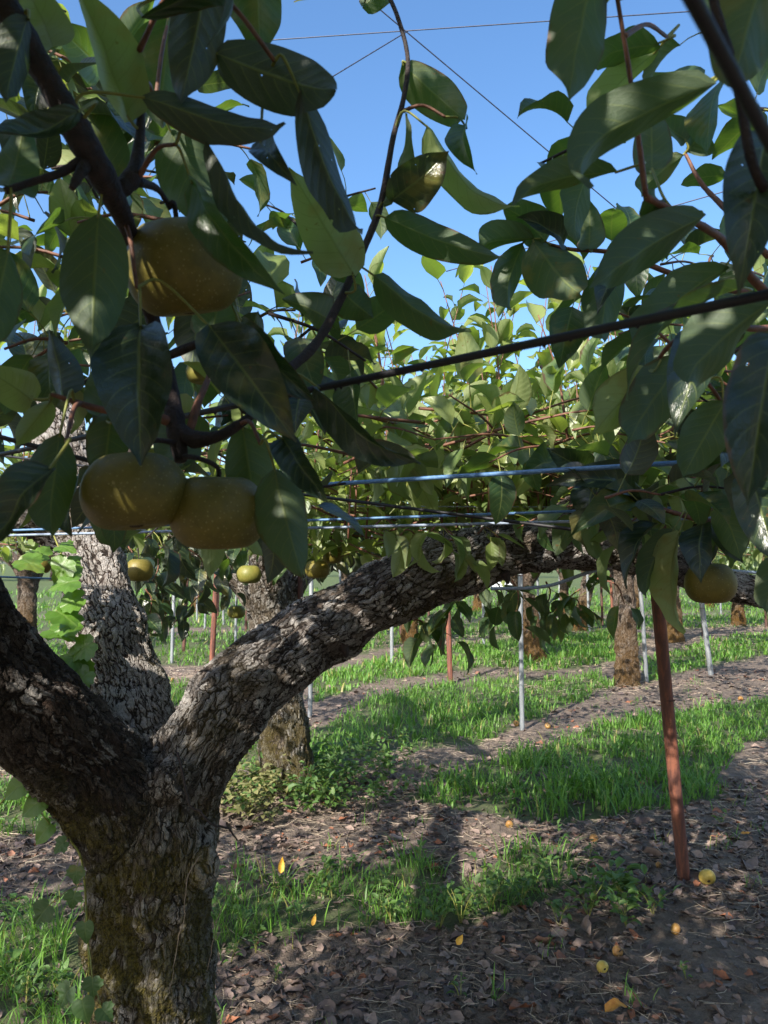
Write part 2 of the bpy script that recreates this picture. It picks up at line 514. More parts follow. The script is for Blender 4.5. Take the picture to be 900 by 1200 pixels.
def dead_leaf_mat(name, a, b, c):
    t = NT(name)
    info = t.n('ShaderNodeObjectInfo')
    rnd = t.math('FRACT', t.math('ADD', info.outputs['Random'], t.attr('rnd').outputs['Fac']))
    pos = t.n('ShaderNodeNewGeometry').outputs['Position']
    col = t.mix(rnd, a, b)
    col = t.mix(t.ramp(t.math('FRACT', t.math('MULTIPLY', rnd, 5.7)), 0.88, 0.95), col, c)
    col = t.mix(t.ramp(t.noise(pos, 60.0, 3), 0.4, 0.8, 0, 0.5), col, (0.03, 0.02, 0.018))
    p = t.pbsdf(Base_Color=col, Roughness=0.75, Normal=t.bump(t.noise(pos, 150.0, 2), 0.5, 0.002))
    return t.surf(p.outputs[0])


M['dead_leaf'] = dead_leaf_mat('dead_leaf', (0.050, 0.036, 0.037), (0.27, 0.195, 0.16), (0.26, 0.10, 0.05))
M['straw'] = dead_leaf_mat('straw', (0.15, 0.112, 0.082), (0.40, 0.32, 0.235), (0.52, 0.44, 0.33))
M['yellow_leaf'] = simple('yellow_leaf', (0.62, 0.33, 0.03), (0.75, 0.48, 0.10), 40, 0.6, 0.3)
M['orange_leaf'] = simple('orange_leaf', (0.35, 0.14, 0.02), (0.50, 0.26, 0.05), 40, 0.7, 0.5)


def grass_mat():
    t = NT('grass_blade')
    rnd = t.attr('rnd').outputs['Fac']
    col = t.mix(rnd, (0.065, 0.165, 0.024), (0.15, 0.30, 0.045))
    col = t.mix(t.ramp(rnd, 0.93, 0.97), col, (0.30, 0.27, 0.09))
    p = t.pbsdf(Base_Color=col, Roughness=0.5)
    tr = t.n('ShaderNodeBsdfTranslucent', {'Color': t.mix(rnd, (0.14, 0.31, 0.025), (0.27, 0.47, 0.05))})
    return t.surf(t.n('ShaderNodeMixShader', {0: 0.35, 1: p.outputs[0], 2: tr.outputs[0]}).outputs[0])


M['grass'] = grass_mat()


def ground_mat():
    t = NT('orchard_soil')
    pos = t.n('ShaderNodeNewGeometry').outputs['Position']
    a = t.noise(pos, 1.3, 4)
    b = t.noise(pos, 18.0, 5, 0.65)
    c = t.noise(pos, 130.0, 4, 0.7)
    gr = t.attr('grass').outputs['Fac']
    col = t.mix(t.ramp(b, 0.3, 0.7), (0.095, 0.075, 0.063), (0.215, 0.172, 0.142))
    col = t.mix(t.ramp(a, 0.45, 0.7, 0, 0.6), col, (0.27, 0.205, 0.16))
    col = t.mix(t.ramp(c, 0.55, 0.75, 0, 0.7), col, (0.34, 0.27, 0.21))
    col = t.mix(t.ramp(c, 0.42, 0.3, 0, 0.7), col, (0.025, 0.018, 0.015))
    col = t.mix(t.math('MULTIPLY', gr, t.ramp(b, 0.25, 0.6, 0.4, 0.95)), col, (0.055, 0.105, 0.022))
    h = t.math('ADD', b, t.math('MULTIPLY', c, 0.5))
    p = t.pbsdf(Base_Color=col, Roughness=0.92, Normal=t.bump(h, 1.0, 0.035))
    p.inputs['Specular IOR Level'].default_value = 0.2
    return t.surf(p.outputs[0])


M['ground'] = ground_mat()

# ------------------------------------------------------------------ ground with grass mask
GRASS_PX = [   # corners of the grass strips (picture points dropped onto the ground), density per m2, blade height
    ([(-250, 1070), (60, 1052), (100, 1095), (108, 1260), (-350, 1260)], 2400, 0.19),
    ([(-200, 925), (50, 912), (75, 972), (-200, 990)], 1600, 0.16),
    ([(240, 1030), (330, 1045), (400, 1022), (495, 1005), (520, 1040), (530, 1080), (380, 1088), (290, 1100), (235, 1115)], 2400, 0.19),
    ([(500, 1062), (560, 1020), (635, 988), (680, 1004), (665, 1040), (600, 1072), (510, 1086)], 2200, 0.16),
    ([(470, 938), (540, 908), (620, 884), (700, 854), (900, 818), (1100, 795), (1100, 830), (880, 872), (852, 902), (852, 930), (800, 948), (640, 968), (560, 958)], 1500, 0.17),
    ([(60, 880), (300, 835), (330, 870), (430, 820), (560, 795), (700, 790), (720, 806), (640, 838), (560, 874), (430, 886), (365, 905), (300, 900), (100, 925)], 900, 0.15),
    ([(360, 795), (480, 762), (560, 752), (700, 742), (760, 745), (730, 775), (640, 785), (560, 782), (440, 800), (370, 822)], 560, 0.17),
    ([(-300, 850), (0, 815), (200, 800), (245, 812), (190, 835), (0, 870), (-300, 905)], 560, 0.16),
    ([(750, 775), (860, 745), (1000, 735), (1200, 730), (1200, 745), (900, 768), (820, 782), (760, 800)], 380, 0.16),
    ([(-300, 770), (180, 745), (360, 738), (520, 730), (800, 722), (1250, 712), (1250, 728), (760, 738), (480, 752), (380, 778), (170, 780), (-300, 800)], 190, 0.18),
    ([(-400, 735), (200, 722), (500, 714), (900, 708), (1300, 704), (1300, 710), (700, 721), (300, 734), (-400, 750)], 80, 0.22),
    ([(-400, 712), (200, 704), (1300, 694), (1300, 702), (300, 718), (-400, 724)], 30, 0.26),
    ([(-500, 696), (1400, 688), (1400, 693), (-500, 704)], 9, 0.35),
]


def in_poly(x, y, poly):
    r = np.zeros(x.shape, bool)
    n = len(poly)
    for i in range(n):
        (x1, y1), (x2, y2) = poly[i], poly[(i + 1) % n]
        if y1 == y2:
            continue
        c = ((y1 > y) != (y2 > y)) & (x < (x2 - x1) * (y - y1) / (y2 - y1) + x1)
        r ^= c
    return r


STRIPS = [([tuple(gnd(*p)) for p in poly], den, h) for poly, den, h in GRASS_PX]


def grow(a, b, n, k):
    t = np.linspace(0, 1, n)
    return a + (b - a) * (np.exp(k * t) - 1) / (math.exp(k) - 1)


def build_ground():
    xs = np.concatenate([-grow(4, 900, 50, 6)[::-1], np.linspace(-4, 5, 230)[1:-1], grow(5, 900, 60, 6)])
    ys = np.concatenate([-grow(1.0, 900, 40, 6)[::-1], np.linspace(-1.0, 9, 240)[1:-1], grow(9, 1500, 110, 6)])
    X, Y = np.meshgrid(xs, ys, indexing='ij')
    Z = gz(X, Y)
    gm = np.zeros_like(X)
    jx = X + 0.25 * (noise(np.stack([X * 3, Y * 3, X * 0], -1)) - 0.5)
    for poly, den, h in STRIPS:
        gm = np.maximum(gm, in_poly(jx, Y, poly) * 0.75)
    gm = np.maximum(gm, np.clip((np.hypot(X, Y) - 24) / 10, 0, 0.9))
    n, m = X.shape
    i, j = np.meshgrid(np.arange(n - 1), np.arange(m - 1), indexing='ij')
    Q = np.stack([i * m + j, (i + 1) * m + j, (i + 1) * m + j + 1, i * m + j + 1], -1).reshape(-1, 4)
    me = mk_mesh('ground', np.stack([X, Y, Z], -1).reshape(-1, 3), Q, M['ground'], attrs={'grass': gm.ravel()})
    return tag(link('ground', me), kind='structure')


GROUND = build_ground()

# ------------------------------------------------------------------ woody shapes


def tree_root(name, x, y, label, group=None, cat='tree'):
    o = bpy.data.objects.new(name, None)
    C.objects.link(o)
    o.location = (x, y, float(gz(x, y)))
    o.empty_display_size = 0.1
    return tag(o, label, cat, group)


def part(name, geo, mat, root, smooth=True, attrs=None):
    V, Q, t, b = geo
    L = np.array(root.location)
    at_ = {'bark': b}
    at_.update(attrs or {})
    return link(name, mk_mesh(name, V - L, [Q, t], mat, attrs=at_, smooth=smooth), root)


def blended_wood(name, chains, lumps, mat, root, voxel, moss_fn, sub=1, lump_amp=0.02, tones=None):
    """chains: list of (points, radii); fused into one skin by voxel remesh, then given bark coordinates along its nearest chain"""
    geos, sk = [], []
    for ci, (pts, rad) in enumerate(chains):
        n = max(12, int(len(pts) * 10))
        pr = spline(np.hstack([np.asarray(pts, float), np.asarray(rad, float)[:, None]]), n)
        P, r = pr[:, :3], np.maximum(pr[:, 3], 0.004)
        geos.append(tube(P, r, 20))
        T, A, B = frames(P)
        s = np.concatenate([[0], np.cumsum(np.linalg.norm(np.diff(P, axis=0), axis=1))]) + ci * 3.7
        sk.append((P, r, T, A, B, s))
    for (c, r, sq) in lumps:
        n = 10
        tt = np.linspace(-1, 1, n)
        ax = np.asarray(sq, float)
        geos.append(tube(np.asarray(c) + tt[:, None] * ax, r * np.sqrt(np.clip(1 - tt ** 2, 0.02, 1)), 12))
    V, Q, t, b = merge(geos)
    tmp = link('tmp', mk_mesh('tmp', V, [Q, t], mat))
    md = tmp.modifiers.new('r', 'REMESH')
    md.mode = 'VOXEL'
    md.voxel_size = voxel
    sm = tmp.modifiers.new('s', 'SMOOTH')
    sm.iterations = 6
    sm.factor = 0.5
    if sub:
        ss = tmp.modifiers.new('u', 'SUBSURF')
        ss.levels = ss.render_levels = sub
    me = bpy.data.meshes.new_from_object(tmp.evaluated_get(bpy.context.evaluated_depsgraph_get()))
    old = tmp.data
    bpy.data.objects.remove(tmp)
    bpy.data.meshes.remove(old)
    n = len(me.vertices)
    co = np.empty(n * 3, np.float32)
    me.vertices.foreach_get('co', co)
    co = co.reshape(-1, 3).astype(float)
    nr = np.empty(n * 3, np.float32)
    me.vertices.foreach_get('normal', nr)
    nr = nr.reshape(-1, 3).astype(float)
    P = np.vstack([k[0] for k in sk])
    r = np.concatenate([k[1] for k in sk])
    A = np.vstack([k[3] for k in sk])
    B = np.vstack([k[4] for k in sk])
    T = np.vstack([k[2] for k in sk])
    s = np.concatenate([k[5] for k in sk])
    bark = np.empty_like(co)
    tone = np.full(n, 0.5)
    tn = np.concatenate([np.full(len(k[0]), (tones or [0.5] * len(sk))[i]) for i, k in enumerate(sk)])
    for a in range(0, n, 20000):
        c = co[a:a + 20000]
        d = np.sqrt(np.maximum((c * c).sum(1)[:, None] + (P * P).sum(1)[None] - 2 * c @ P.T, 1e-9)) / r[None]
        i = d.argmin(1)
        rel = c - P[i]
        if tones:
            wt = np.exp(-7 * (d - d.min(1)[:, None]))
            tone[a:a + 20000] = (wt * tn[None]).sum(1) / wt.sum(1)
        bark[a:a + 20000] = np.stack([(rel * A[i]).sum(1), (rel * B[i]).sum(1), s[i] + (rel * T[i]).sum(1)], -1)
    amp = lump_amp * ((fbm(co * 9.0, 2) - 0.5) * 1.6 + (noise(bark * np.array([26, 26, 9])) - 0.5) * 0.7)
    co = co + nr * amp[:, None]
    me.vertices.foreach_set('co', (co - np.array(root.location)).astype(np.float32).ravel())
    me.attributes.new('bark', 'FLOAT_VECTOR', 'POINT').data.foreach_set('vector', bark.astype(np.float32).ravel())
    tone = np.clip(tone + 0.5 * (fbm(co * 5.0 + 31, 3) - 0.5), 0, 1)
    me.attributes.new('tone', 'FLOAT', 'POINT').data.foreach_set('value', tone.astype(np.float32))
    me.attributes.new('moss', 'FLOAT', 'POINT').data.foreach_set('value', moss_fn(co, nr).astype(np.float32))
    me.materials.clear()
    me.materials.append(mat)
    me.polygons.foreach_set('use_smooth', np.full(len(me.polygons), True))
    me.update()
    return link(name, me, root)


# ------------------------------------------------------------------ leaves


def half_width(t):
    s = np.power(np.clip(t, 0, 1), 0.58) * np.power(np.clip(1 - t, 0, 1), 0.98)
    s = s / 0.3635
    return np.minimum(s, 1.0) * (1 - 0.35 * np.clip((t - 0.84) / 0.12, 0, 1))


def blade_grid(P, Nrm, W, nu, fold, wave=0.0, seed=0, holes=False):
    """P (nv,3) midrib, Nrm (nv,3) upper-face normals -> V, Q, uv.  fold lifts the two halves towards the upper face"""
    nv = len(P)
    T = np.gradient(P, axis=0)
    T /= np.linalg.norm(T, axis=1)[:, None] + 1e-12
    Nn = Nrm - T * (Nrm * T).sum(1)[:, None]
    Nn /= np.linalg.norm(Nn, axis=1)[:, None] + 1e-12
    Sd = np.cross(T, Nn)
    t = np.linspace(0, 1, nv)
    hw = half_width(t) * W * 0.5
    hw[0] = W * 0.012
    hw[-1] = W * 0.004
    u = np.linspace(-1, 1, nu)
    g = np.random.default_rng(seed)
    ph1, ph2, k1 = g.random() * 6, g.random() * 6, g.uniform(7, 13)
    x = u[None] * hw[:, None] * math.cos(fold)
    z = np.abs(u)[None] ** 1.3 * hw[:, None] * math.sin(fold)
    z = z + wave * W * (np.abs(u)[None] ** 2) * np.where(u[None] > 0, np.sin(t[:, None] * k1 + ph1), np.sin(t[:, None] * k1 * 1.2 + ph2))
    V = P[:, None] + x[..., None] * Sd[:, None] + z[..., None] * Nn[:, None]
    uv = np.stack(np.broadcast_arrays((u[None] + 1) / 2, t[:, None]), -1)
    i, j = np.meshgrid(np.arange(nv - 1), np.arange(nu - 1), indexing='ij')
    Q = np.stack([i * nu + j, i * nu + j + 1, (i + 1) * nu + j + 1, (i + 1) * nu + j], -1).reshape(-1, 4)
    return V.reshape(-1, 3), Q, uv.reshape(-1, 2)


class Variant:
    """one leaf with its stalk, unit blade length, stalk starting at the origin, blade running along +Y, upper face +Z"""

    def __init__(self, seed, nv, nu, mats, stalk_seg=3, sub=None):
        g = np.random.default_rng(seed)
        pl = g.uniform(0.28, 0.5)
        rise = g.uniform(0.0, 0.25)
        t = np.linspace(0, 1, nv)
        droop = g.uniform(0.05, 0.75)
        base_ang = g.uniform(0.0, 0.5)
        ang = base_ang - droop * 2.0 * t
        dy, dz = np.cos(ang), np.sin(ang)
        y = np.concatenate([[0], np.cumsum((dy[1:] + dy[:-1]) / 2)]) / (nv - 1)
        z = np.concatenate([[0], np.cumsum((dz[1:] + dz[:-1]) / 2)]) / (nv - 1)
        sx = g.uniform(-0.12, 0.12) * t ** 2
        P = np.stack([sx, pl + y, rise * pl + z], -1)
        Nn = np.stack([g.uniform(-0.35, 0.35) * t, -np.sin(ang), np.cos(ang)], -1)
        V, Q, uv = blade_grid(P, Nn, g.uniform(0.52, 0.66), nu, g.uniform(0.1, 0.75), g.uniform(0.02, 0.07), seed)
        st = spline([[0, 0, 0], [0, pl * 0.5, rise * pl * 0.9], list(P[0] + np.array([0, 0.015, -0.004]))], stalk_seg + 1)
        sv, sq, tri, _ = tube(st, np.linspace(0.013, 0.009, len(st)), 3, cap=False)
        self.V = np.vstack([V, sv])
        self.Q = np.vstack([Q, sq + len(V)])
        self.uv = np.vstack([uv, np.full((len(sv), 2), 0.5)])
        self.mi = np.concatenate([np.zeros(len(Q), int), np.ones(len(sq), int)])
        self.mats = mats
        self._me = None

    def mesh(self):
        if self._me is None:
            self._me = mk_mesh('leaf', self.V, self.Q, self.mats, uv=self.uv, mi=self.mi)
        return self._me


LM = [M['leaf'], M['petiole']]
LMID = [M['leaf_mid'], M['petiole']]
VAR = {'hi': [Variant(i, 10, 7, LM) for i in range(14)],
       'mid': [Variant(100 + i, 6, 5, LMID, 2) for i in range(12)],
       'lo': [Variant(200 + i, 5, 3, LMID, 2) for i in range(10)],
       'old': [Variant(300 + i, 10, 7, [M['leaf_old'], M['petiole']]) for i in range(10)],
       'young_lo': [Variant(450 + i, 5, 3, [M['leaf_young'], M['petiole']], 2) for i in range(10)],
       'young': [Variant(400 + i, 6, 5, [M['leaf_young'], M['petiole']], 2) for i in range(12)]}


def leaf_matrix(p, d, up, L):
    y = Vector(d).normalized()
    z = Vector(up)
    z = z - y * z.dot(y)
    if z.length < 1e-4:
        z = y.orthogonal()
    z.normalize()
    x = y.cross(z)
    m = Matrix((x, y, z)).transposed().to_4x4()
    m = Matrix.Translation(Vector(p)) @ m @ Matrix.Scale(L, 4)
    return m


def bake(name, items, root, kind='stuff'):
    """items: (variant, matrix): every leaf's own geometry joined into one part"""
    if not items:
        return None
    groups = {}
    for v, m in items:
        groups.setdefault(id(v), (v, []))[1].append(m)
    Vs, Qs, uvs, mis, rs, o = [], [], [], [], [], 0
    mats = []
    L = np.array(root.location) if root is not None else np.zeros(3)
    for v, ms in groups.values():
        for mt in v.mats:
            if mt not in mats:
                mats.append(mt)
        mp = np.array([mats.index(mt) for mt in v.mats])
        A = np.array([np.array(m) for m in ms])
        W = np.einsum('nij,kj->nki', A[:, :3, :3], v.V) + A[:, None, :3, 3] - L
        n, k = len(ms), len(v.V)
        Vs.append(W.reshape(-1, 3))
        Qs.append((v.Q[None] + (np.arange(n) * k)[:, None, None]).reshape(-1, 4) + o)
        uvs.append(np.tile(v.uv, (n, 1)))
        mis.append(np.tile(mp[v.mi], n))
        rs.append(np.repeat(rng.random(n), k))
        o += n * k
    me = mk_mesh(name, np.vstack(Vs), np.vstack(Qs), mats, uv=np.vstack(uvs), attrs={'rnd': np.concatenate(rs)}, mi=np.concatenate(mis))
    ob = link(name, me, root)
    if kind:
        ob['kind'] = kind
    return ob


def unit(v):
    v = np.asarray(v, float)
    return v / (np.linalg.norm(v) + 1e-12)


class Crown:
    """shoots and leaves of one tree; the leaves that show largest become parts of their shoots, the rest one foliage part"""

    def __init__(self, root):
        self.root, self.shoots, self.leaves = root, [], []

    def shoot(self, P, r0, r1, n, L, kind='mid', mat='twig', start=0.1, spread=0.8, hang=0.0, build=True, ns=5):
        P = np.asarray(P, float)
        P = spline(P, max(5, len(P) * 3))
        si = len(self.shoots)
        self.shoots.append((P, r0, r1, mat, build, ns))
        T, A, B = frames(P)
        a0 = random.random() * 6.28
        for i in range(n):
            f = start + (1 - start) * (i + random.random() * 0.6) / max(n, 1)
            k = min(int(f * (len(P) - 1)), len(P) - 2)
            q = P[k] + (P[k + 1] - P[k]) * (f * (len(P) - 1) - k)
            a = a0 + i * 2.4 + random.uniform(-0.4, 0.4)
            o = A[k] * math.cos(a) + B[k] * math.sin(a)
            d = unit(o * spread + T[k] * random.uniform(0.1, 0.7) + np.array([0, 0, random.uniform(-0.35, 0.25) - hang]))
            up = unit(np.array([0, 0, 1.0]) + rng.normal(0, 0.35, 3) + T[k] * 0.3)
            kd = kind
            if kind == 'mix':
                kd = 'young' if random.random() < 0.7 else 'mid'
            if kind == 'mix_lo':
                kd = 'young_lo' if random.random() < 0.65 else 'lo'
            self.leaves.append((si, random.choice(VAR[kd]), leaf_matrix(q, d, up, L * random.uniform(0.7, 1.2))))

    def build(self, limit=300, min_px=9, name='shoot', leaf_keep=None):
        L = np.array(self.root.location)
        if leaf_keep:
            self.leaves = [l for l in self.leaves if leaf_keep(l[2])]
        cen = np.array([np.array(m @ Vector((0, 0.8, 0))) for _, _, m in self.leaves])
        sc = np.array([m.to_scale()[0] for _, _, m in self.leaves])
        px, py, f = proj(cen)
        size = np.where((f > 0.1) & (px > -20) & (px < 920) & (py > -20) & (py < 1220), sc * F_PX / np.maximum(f, 0.1), 0)
        order = np.argsort(-size)
        own = set(int(i) for i in order[:limit] if size[i] >= min_px)
        objs = {}
        joined = []
        for i, (P, r0, r1, mat, build, ns) in enumerate(self.shoots):
            if not build:
                continue
            geo = tube(P, np.linspace(r0, r1, len(P)), ns)
            spx, spy, sf = proj(P)
            vis = ((sf > 0.1) & (spx > -30) & (spx < 930) & (spy > -30) & (spy < 1230)).any()
            if vis and len(objs) < 300:
                objs[i] = part(name, geo, M[mat], self.root)
            else:
                joined.append((geo, mat))
        if joined:
            g = merge([j[0] for j in joined])
            ob = part('fine_twigs', g, M['twig'], self.root)
            ob['kind'] = 'stuff'
        T = Matrix.Translation(-Vector(L))
        rest = []
        for i, (si, v, m) in enumerate(self.leaves):
            if i in own:
                o = bpy.data.objects.new('leaf', v.mesh())
                C.objects.link(o)
                o.parent = objs.get(si, self.root)
                o.matrix_local = T @ m
            else:
                rest.append((v, m))
        bake('foliage', rest, self.root)


def hand_leaf(root, parent, base, tip, W, roll, arch, fold, mat, attach=None, wave=0.065, nv=18, nu=11, twist=0.0):
    """base, tip: 3-D points; W: full width in metres; roll 0 shows the upper face towards the camera, 180 the underside"""
    base, tip = np.asarray(base, float), np.asarray(tip, float)
    d = tip - base
    L = np.linalg.norm(d)
    d = d / L
    c = (base + tip) / 2
    v = unit(np.array([0, 0, CAM_Z]) - c)
    n0 = unit(v - d * v.dot(d))
    s0 = np.cross(d, n0)
    a = R(roll)
    nrm = n0 * math.cos(a) + s0 * math.sin(a)
    t = np.linspace(0, 1, nv)
    bow = arch * L * 4 * (t * (1 - t)) * (1 - 0.35 * (0.5 - t))
    P = base + d * (t * L)[:, None] + nrm * bow[:, None]
    a2 = R(twist) * (t - 0.5)
    sd = np.cross(d, nrm)
    Nn = nrm[None] * np.cos(a2)[:, None] + sd[None] * np.sin(a2)[:, None]
    V, Q, uv = blade_grid(P, Nn, W, nu, R(fold), wave, random.randrange(9999))
    g = np.random.default_rng(int(abs(base[0] * 1e4)) + 5)
    V = V + (noise(V * 45) - 0.5)[:, None] * nrm * 0.010
    mi = np.zeros(len(Q), int)
    if attach is not None:
        at0 = np.asarray(attach, float)
        dd = P[1] - P[0]
        mid = (at0 + base) / 2 - unit(dd) * 0.35 * np.linalg.norm(at0 - base) + np.array([0, 0, 0.12]) * np.linalg.norm(at0 - base)
        st = spline([at0, mid, base + unit(dd) * 0.004], 9)
        sv, sq, _, _ = tube(st, np.linspace(0.0017, 0.0012, 9), 6, cap=False)
        Q = np.vstack([Q, sq + len(V)])
        uv = np.vstack([uv, np.full((len(sv), 2), 0.5)])
        V = np.vstack([V, sv])
        mi = np.concatenate([mi, np.ones(len(sq), int)])
    me = mk_mesh('leaf', V - np.array(root.location), Q, [M[mat], M['petiole']], uv=uv, mi=mi)
    return link('leaf', me, parent)

# ------------------------------------------------------------------ the old pear tree in front
LIT = [(*at(145, 790, 1.88), 0.23), (*at(128, 720, 1.95), 0.23), (*at(112, 660, 2.05), 0.2), (*at(80, 700, 1.8), 0.12), (*at(350, 740, 1.85), 0.10), (*at(440, 690, 1.92), 0.13), (*at(192, 322, 0.68), 0.028),
       (*at(88, 385, 0.62), 0.03), (*at(795, 900, 3.6), 0.10), (*at(300, 780, 1.85), 0.06), (*at(355, 590, 0.71), 0.03), (*at(318, 712, 5.05), 0.22), (*at(320, 745, 5.05), 0.2), (*at(626, 740, 11.8), 0.3)]
LITA = np.array(LIT)
SD = np.array(sun_dir)



def lit_leaf(m):
    """leave openings in a leaf roof where the sun comes through to the spots it lights"""
    v = np.array(m @ Vector((0, 0.8, 0))) - LITA[:, :3]
    k = v @ SD
    d = np.linalg.norm(v - k[:, None] * SD, axis=1)
    return not ((k > 0.25) & (d < LITA[:, 3])).any()


b0 = at(178, 1200, 1.8)
MAIN = tree_root('pear_tree', b0[0], 1.8, 'old pear tree with pale cracked bark forking into three thick limbs, moss on its trunk')


def main_moss(co, nr):
    z = co[:, 2]
    low = 1.15 * np.clip((1.02 - z) / 0.2, 0, 1) * np.clip(0.75 + 0.5 * (co[:, 0] < -0.5), 0, 1)
    mid_ = 0.35 * np.clip((fbm(co * 6, 2) - 0.5) * 5, 0, 1)
    return np.clip(low * 1.0 + mid_, 0, 1)


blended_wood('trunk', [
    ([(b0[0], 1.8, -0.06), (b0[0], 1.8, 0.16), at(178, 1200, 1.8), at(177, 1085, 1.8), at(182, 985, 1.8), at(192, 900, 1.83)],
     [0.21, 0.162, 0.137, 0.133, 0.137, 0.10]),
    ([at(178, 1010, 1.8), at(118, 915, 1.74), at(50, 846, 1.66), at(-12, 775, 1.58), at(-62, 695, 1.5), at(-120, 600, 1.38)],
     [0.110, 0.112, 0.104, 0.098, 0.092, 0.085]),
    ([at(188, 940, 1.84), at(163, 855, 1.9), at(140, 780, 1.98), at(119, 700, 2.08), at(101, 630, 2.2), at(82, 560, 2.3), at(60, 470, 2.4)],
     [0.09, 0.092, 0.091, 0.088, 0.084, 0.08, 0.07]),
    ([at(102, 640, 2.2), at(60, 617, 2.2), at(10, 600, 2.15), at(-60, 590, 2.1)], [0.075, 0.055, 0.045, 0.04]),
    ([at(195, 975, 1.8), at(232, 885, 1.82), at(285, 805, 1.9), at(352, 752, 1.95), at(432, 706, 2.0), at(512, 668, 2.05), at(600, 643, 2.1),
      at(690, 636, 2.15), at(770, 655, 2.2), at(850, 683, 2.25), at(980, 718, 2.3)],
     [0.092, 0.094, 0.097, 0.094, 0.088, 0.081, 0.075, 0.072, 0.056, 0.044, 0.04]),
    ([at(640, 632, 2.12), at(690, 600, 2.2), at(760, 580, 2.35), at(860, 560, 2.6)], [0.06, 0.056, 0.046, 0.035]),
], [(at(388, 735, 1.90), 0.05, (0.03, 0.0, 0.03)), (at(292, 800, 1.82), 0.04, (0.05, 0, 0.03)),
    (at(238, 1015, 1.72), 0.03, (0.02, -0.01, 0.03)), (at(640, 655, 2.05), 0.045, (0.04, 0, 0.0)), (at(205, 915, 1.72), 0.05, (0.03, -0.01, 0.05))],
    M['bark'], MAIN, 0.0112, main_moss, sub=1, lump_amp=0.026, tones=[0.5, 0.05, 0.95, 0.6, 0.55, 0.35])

# torn flakes of bark under the limb
for (px, py, dd, ln, an) in [(400, 768, 1.93, 0.035, -70), (372, 792, 1.9, 0.045, -120), (350, 800, 1.9, 0.03, -60), (430, 752, 1.95, 0.03, -110), (478, 718, 2.0, 0.03, -80),
                             (455, 735, 1.98, 0.02, -60), (545, 690, 2.03, 0.03, -95), (590, 684, 2.05, 0.035, -70)]:
    p = at(px, py - 14, dd)
    q = p + np.array([math.cos(R(an)), 0, math.sin(R(an))]) * ln
    geo = tube(spline([p, (p + q) / 2 + rng.normal(0, 0.004, 3), q], 6), np.linspace(0.017, 0.004, 6), 6, jitter=0.7)
    part('bark_flake', geo, M['dark_twig'], MAIN)

crown = Crown(MAIN)


def zone(cr, x0, x1, y0, y1, n_up, n_lat, z=1.66, L=0.095, kind='mix', up=(0.4, 1.0), lat_hang=0.15, px_gap=0.045, keep=None, zj=0.06, r=0.004, build=True):
    for _ in range(n_up):
        x, y = random.uniform(x0, x1), random.uniform(y0, y1)
        h = random.uniform(*up)
        lean = np.array([random.uniform(-0.22, 0.22), random.uniform(-0.2, 0.2), 0])
        b = np.array([x, y, z + random.uniform(-zj, zj)])
        tip = b + lean * h + np.array([0, 0, h])
        if keep and not keep(b, tip):
            continue
        cr.shoot([b, b + lean * h * 0.3 + np.array([0, 0, h * 0.5]), tip], r, 0.0015, int(h / px_gap), L, kind, 'twig', 0.03, 0.9, build=build)
    for _ in range(n_lat):
        x, y = random.uniform(x0, x1), random.uniform(y0, y1)
        a = random.random() * 6.28
        ln = random.uniform(0.3, 0.7)
        d = np.array([math.cos(a), math.sin(a), random.uniform(-0.15, 0.35)]) * ln
        b = np.array([x, y, z + random.uniform(-zj * 1.5, zj * 2.5)])
        if keep and not keep(b, b + d):
            continue
        cr.shoot([b, b + d * 0.5 + np.array([0, 0, 0.03]), b + d], r * 1.1, 0.0018, int(ln / 0.042), L, kind, 'twig', 0.05, 0.9, lat_hang, build=build)


def clear_of_limb(b, t):
    """keep the face of the thick limbs free of leaves, and the shoots no taller than the open sky above them allows"""
    px, py, f = proj(t)
    if py < (300 if px > 380 else 200):
        return False
    for q in (b, (b + t) / 2, t):
        px, py, f = proj(q)
        if f < 2.25 and 130 < px < 720 and py > 560:
            return False
    return True


zone(crown, -0.35, 1.1, 2.35, 3.6, 115, 125, keep=clear_of_limb, L=0.09, up=(0.3, 0.8), lat_hang=0.05, zj=0.09)
zone(crown, 0.5, 2.3, 2.3, 4.2, 75, 100, keep=clear_of_limb, L=0.09, up=(0.3, 0.8), lat_hang=0.05, zj=0.09)
zone(crown, -0.3, 1.3, 2.0, 2.7, 16, 26, keep=clear_of_limb, L=0.115, lat_hang=0.05, z=1.78)
zone(crown, -0.2, 1.15, 1.72, 2.05, 4, 20, keep=clear_of_limb, L=0.112, lat_hang=0.0, z=1.76, up=(0.15, 0.4))
zone(crown, -1.8, -0.1, 2.6, 4.0, 22, 34, keep=clear_of_limb)
# sprays that hang under the wires behind the limb
for (px, py, dd) in [(150, 640, 3.0), (185, 655, 3.2), (215, 640, 3.1), (250, 650, 3.4), (285, 630, 3.2), (345, 625, 3.3), (380, 640, 3.1), (410, 640, 3.2), (170, 690, 3.0), (240, 690, 3.3),
                     (200, 700, 3.4), (150, 700, 2.9), (560, 668, 2.8), (600, 670, 2.7), (640, 672, 2.8), (680, 680, 2.7), (620, 690, 2.9), (660, 690, 2.9), (580, 680, 3.1), (700, 668, 2.6),
                     (520, 690, 2.6), (480, 715, 2.5), (545, 690, 2.5)]:
  for _k in range(1 if px > 450 else (2 if 270 < px < 360 else 4)):
    b = at(px + random.uniform(-14, 14) * _k, py + (10 if px > 450 else 0) - 24 * _k, dd + 0.25 * _k)
    d = np.array([random.uniform(-0.12, 0.12), random.uniform(-0.12, 0.12), -random.uniform(0.06, 0.16)])
    crown.shoot([b, b + d * 0.5 + np.array([0.02, 0, 0.02]), b + d], 0.004, 0.002, 7, 0.10, 'hi' if px > 500 else random.choice(['old', 'old', 'hi']), 'dark_twig', 0.0, 0.7, 0.55)
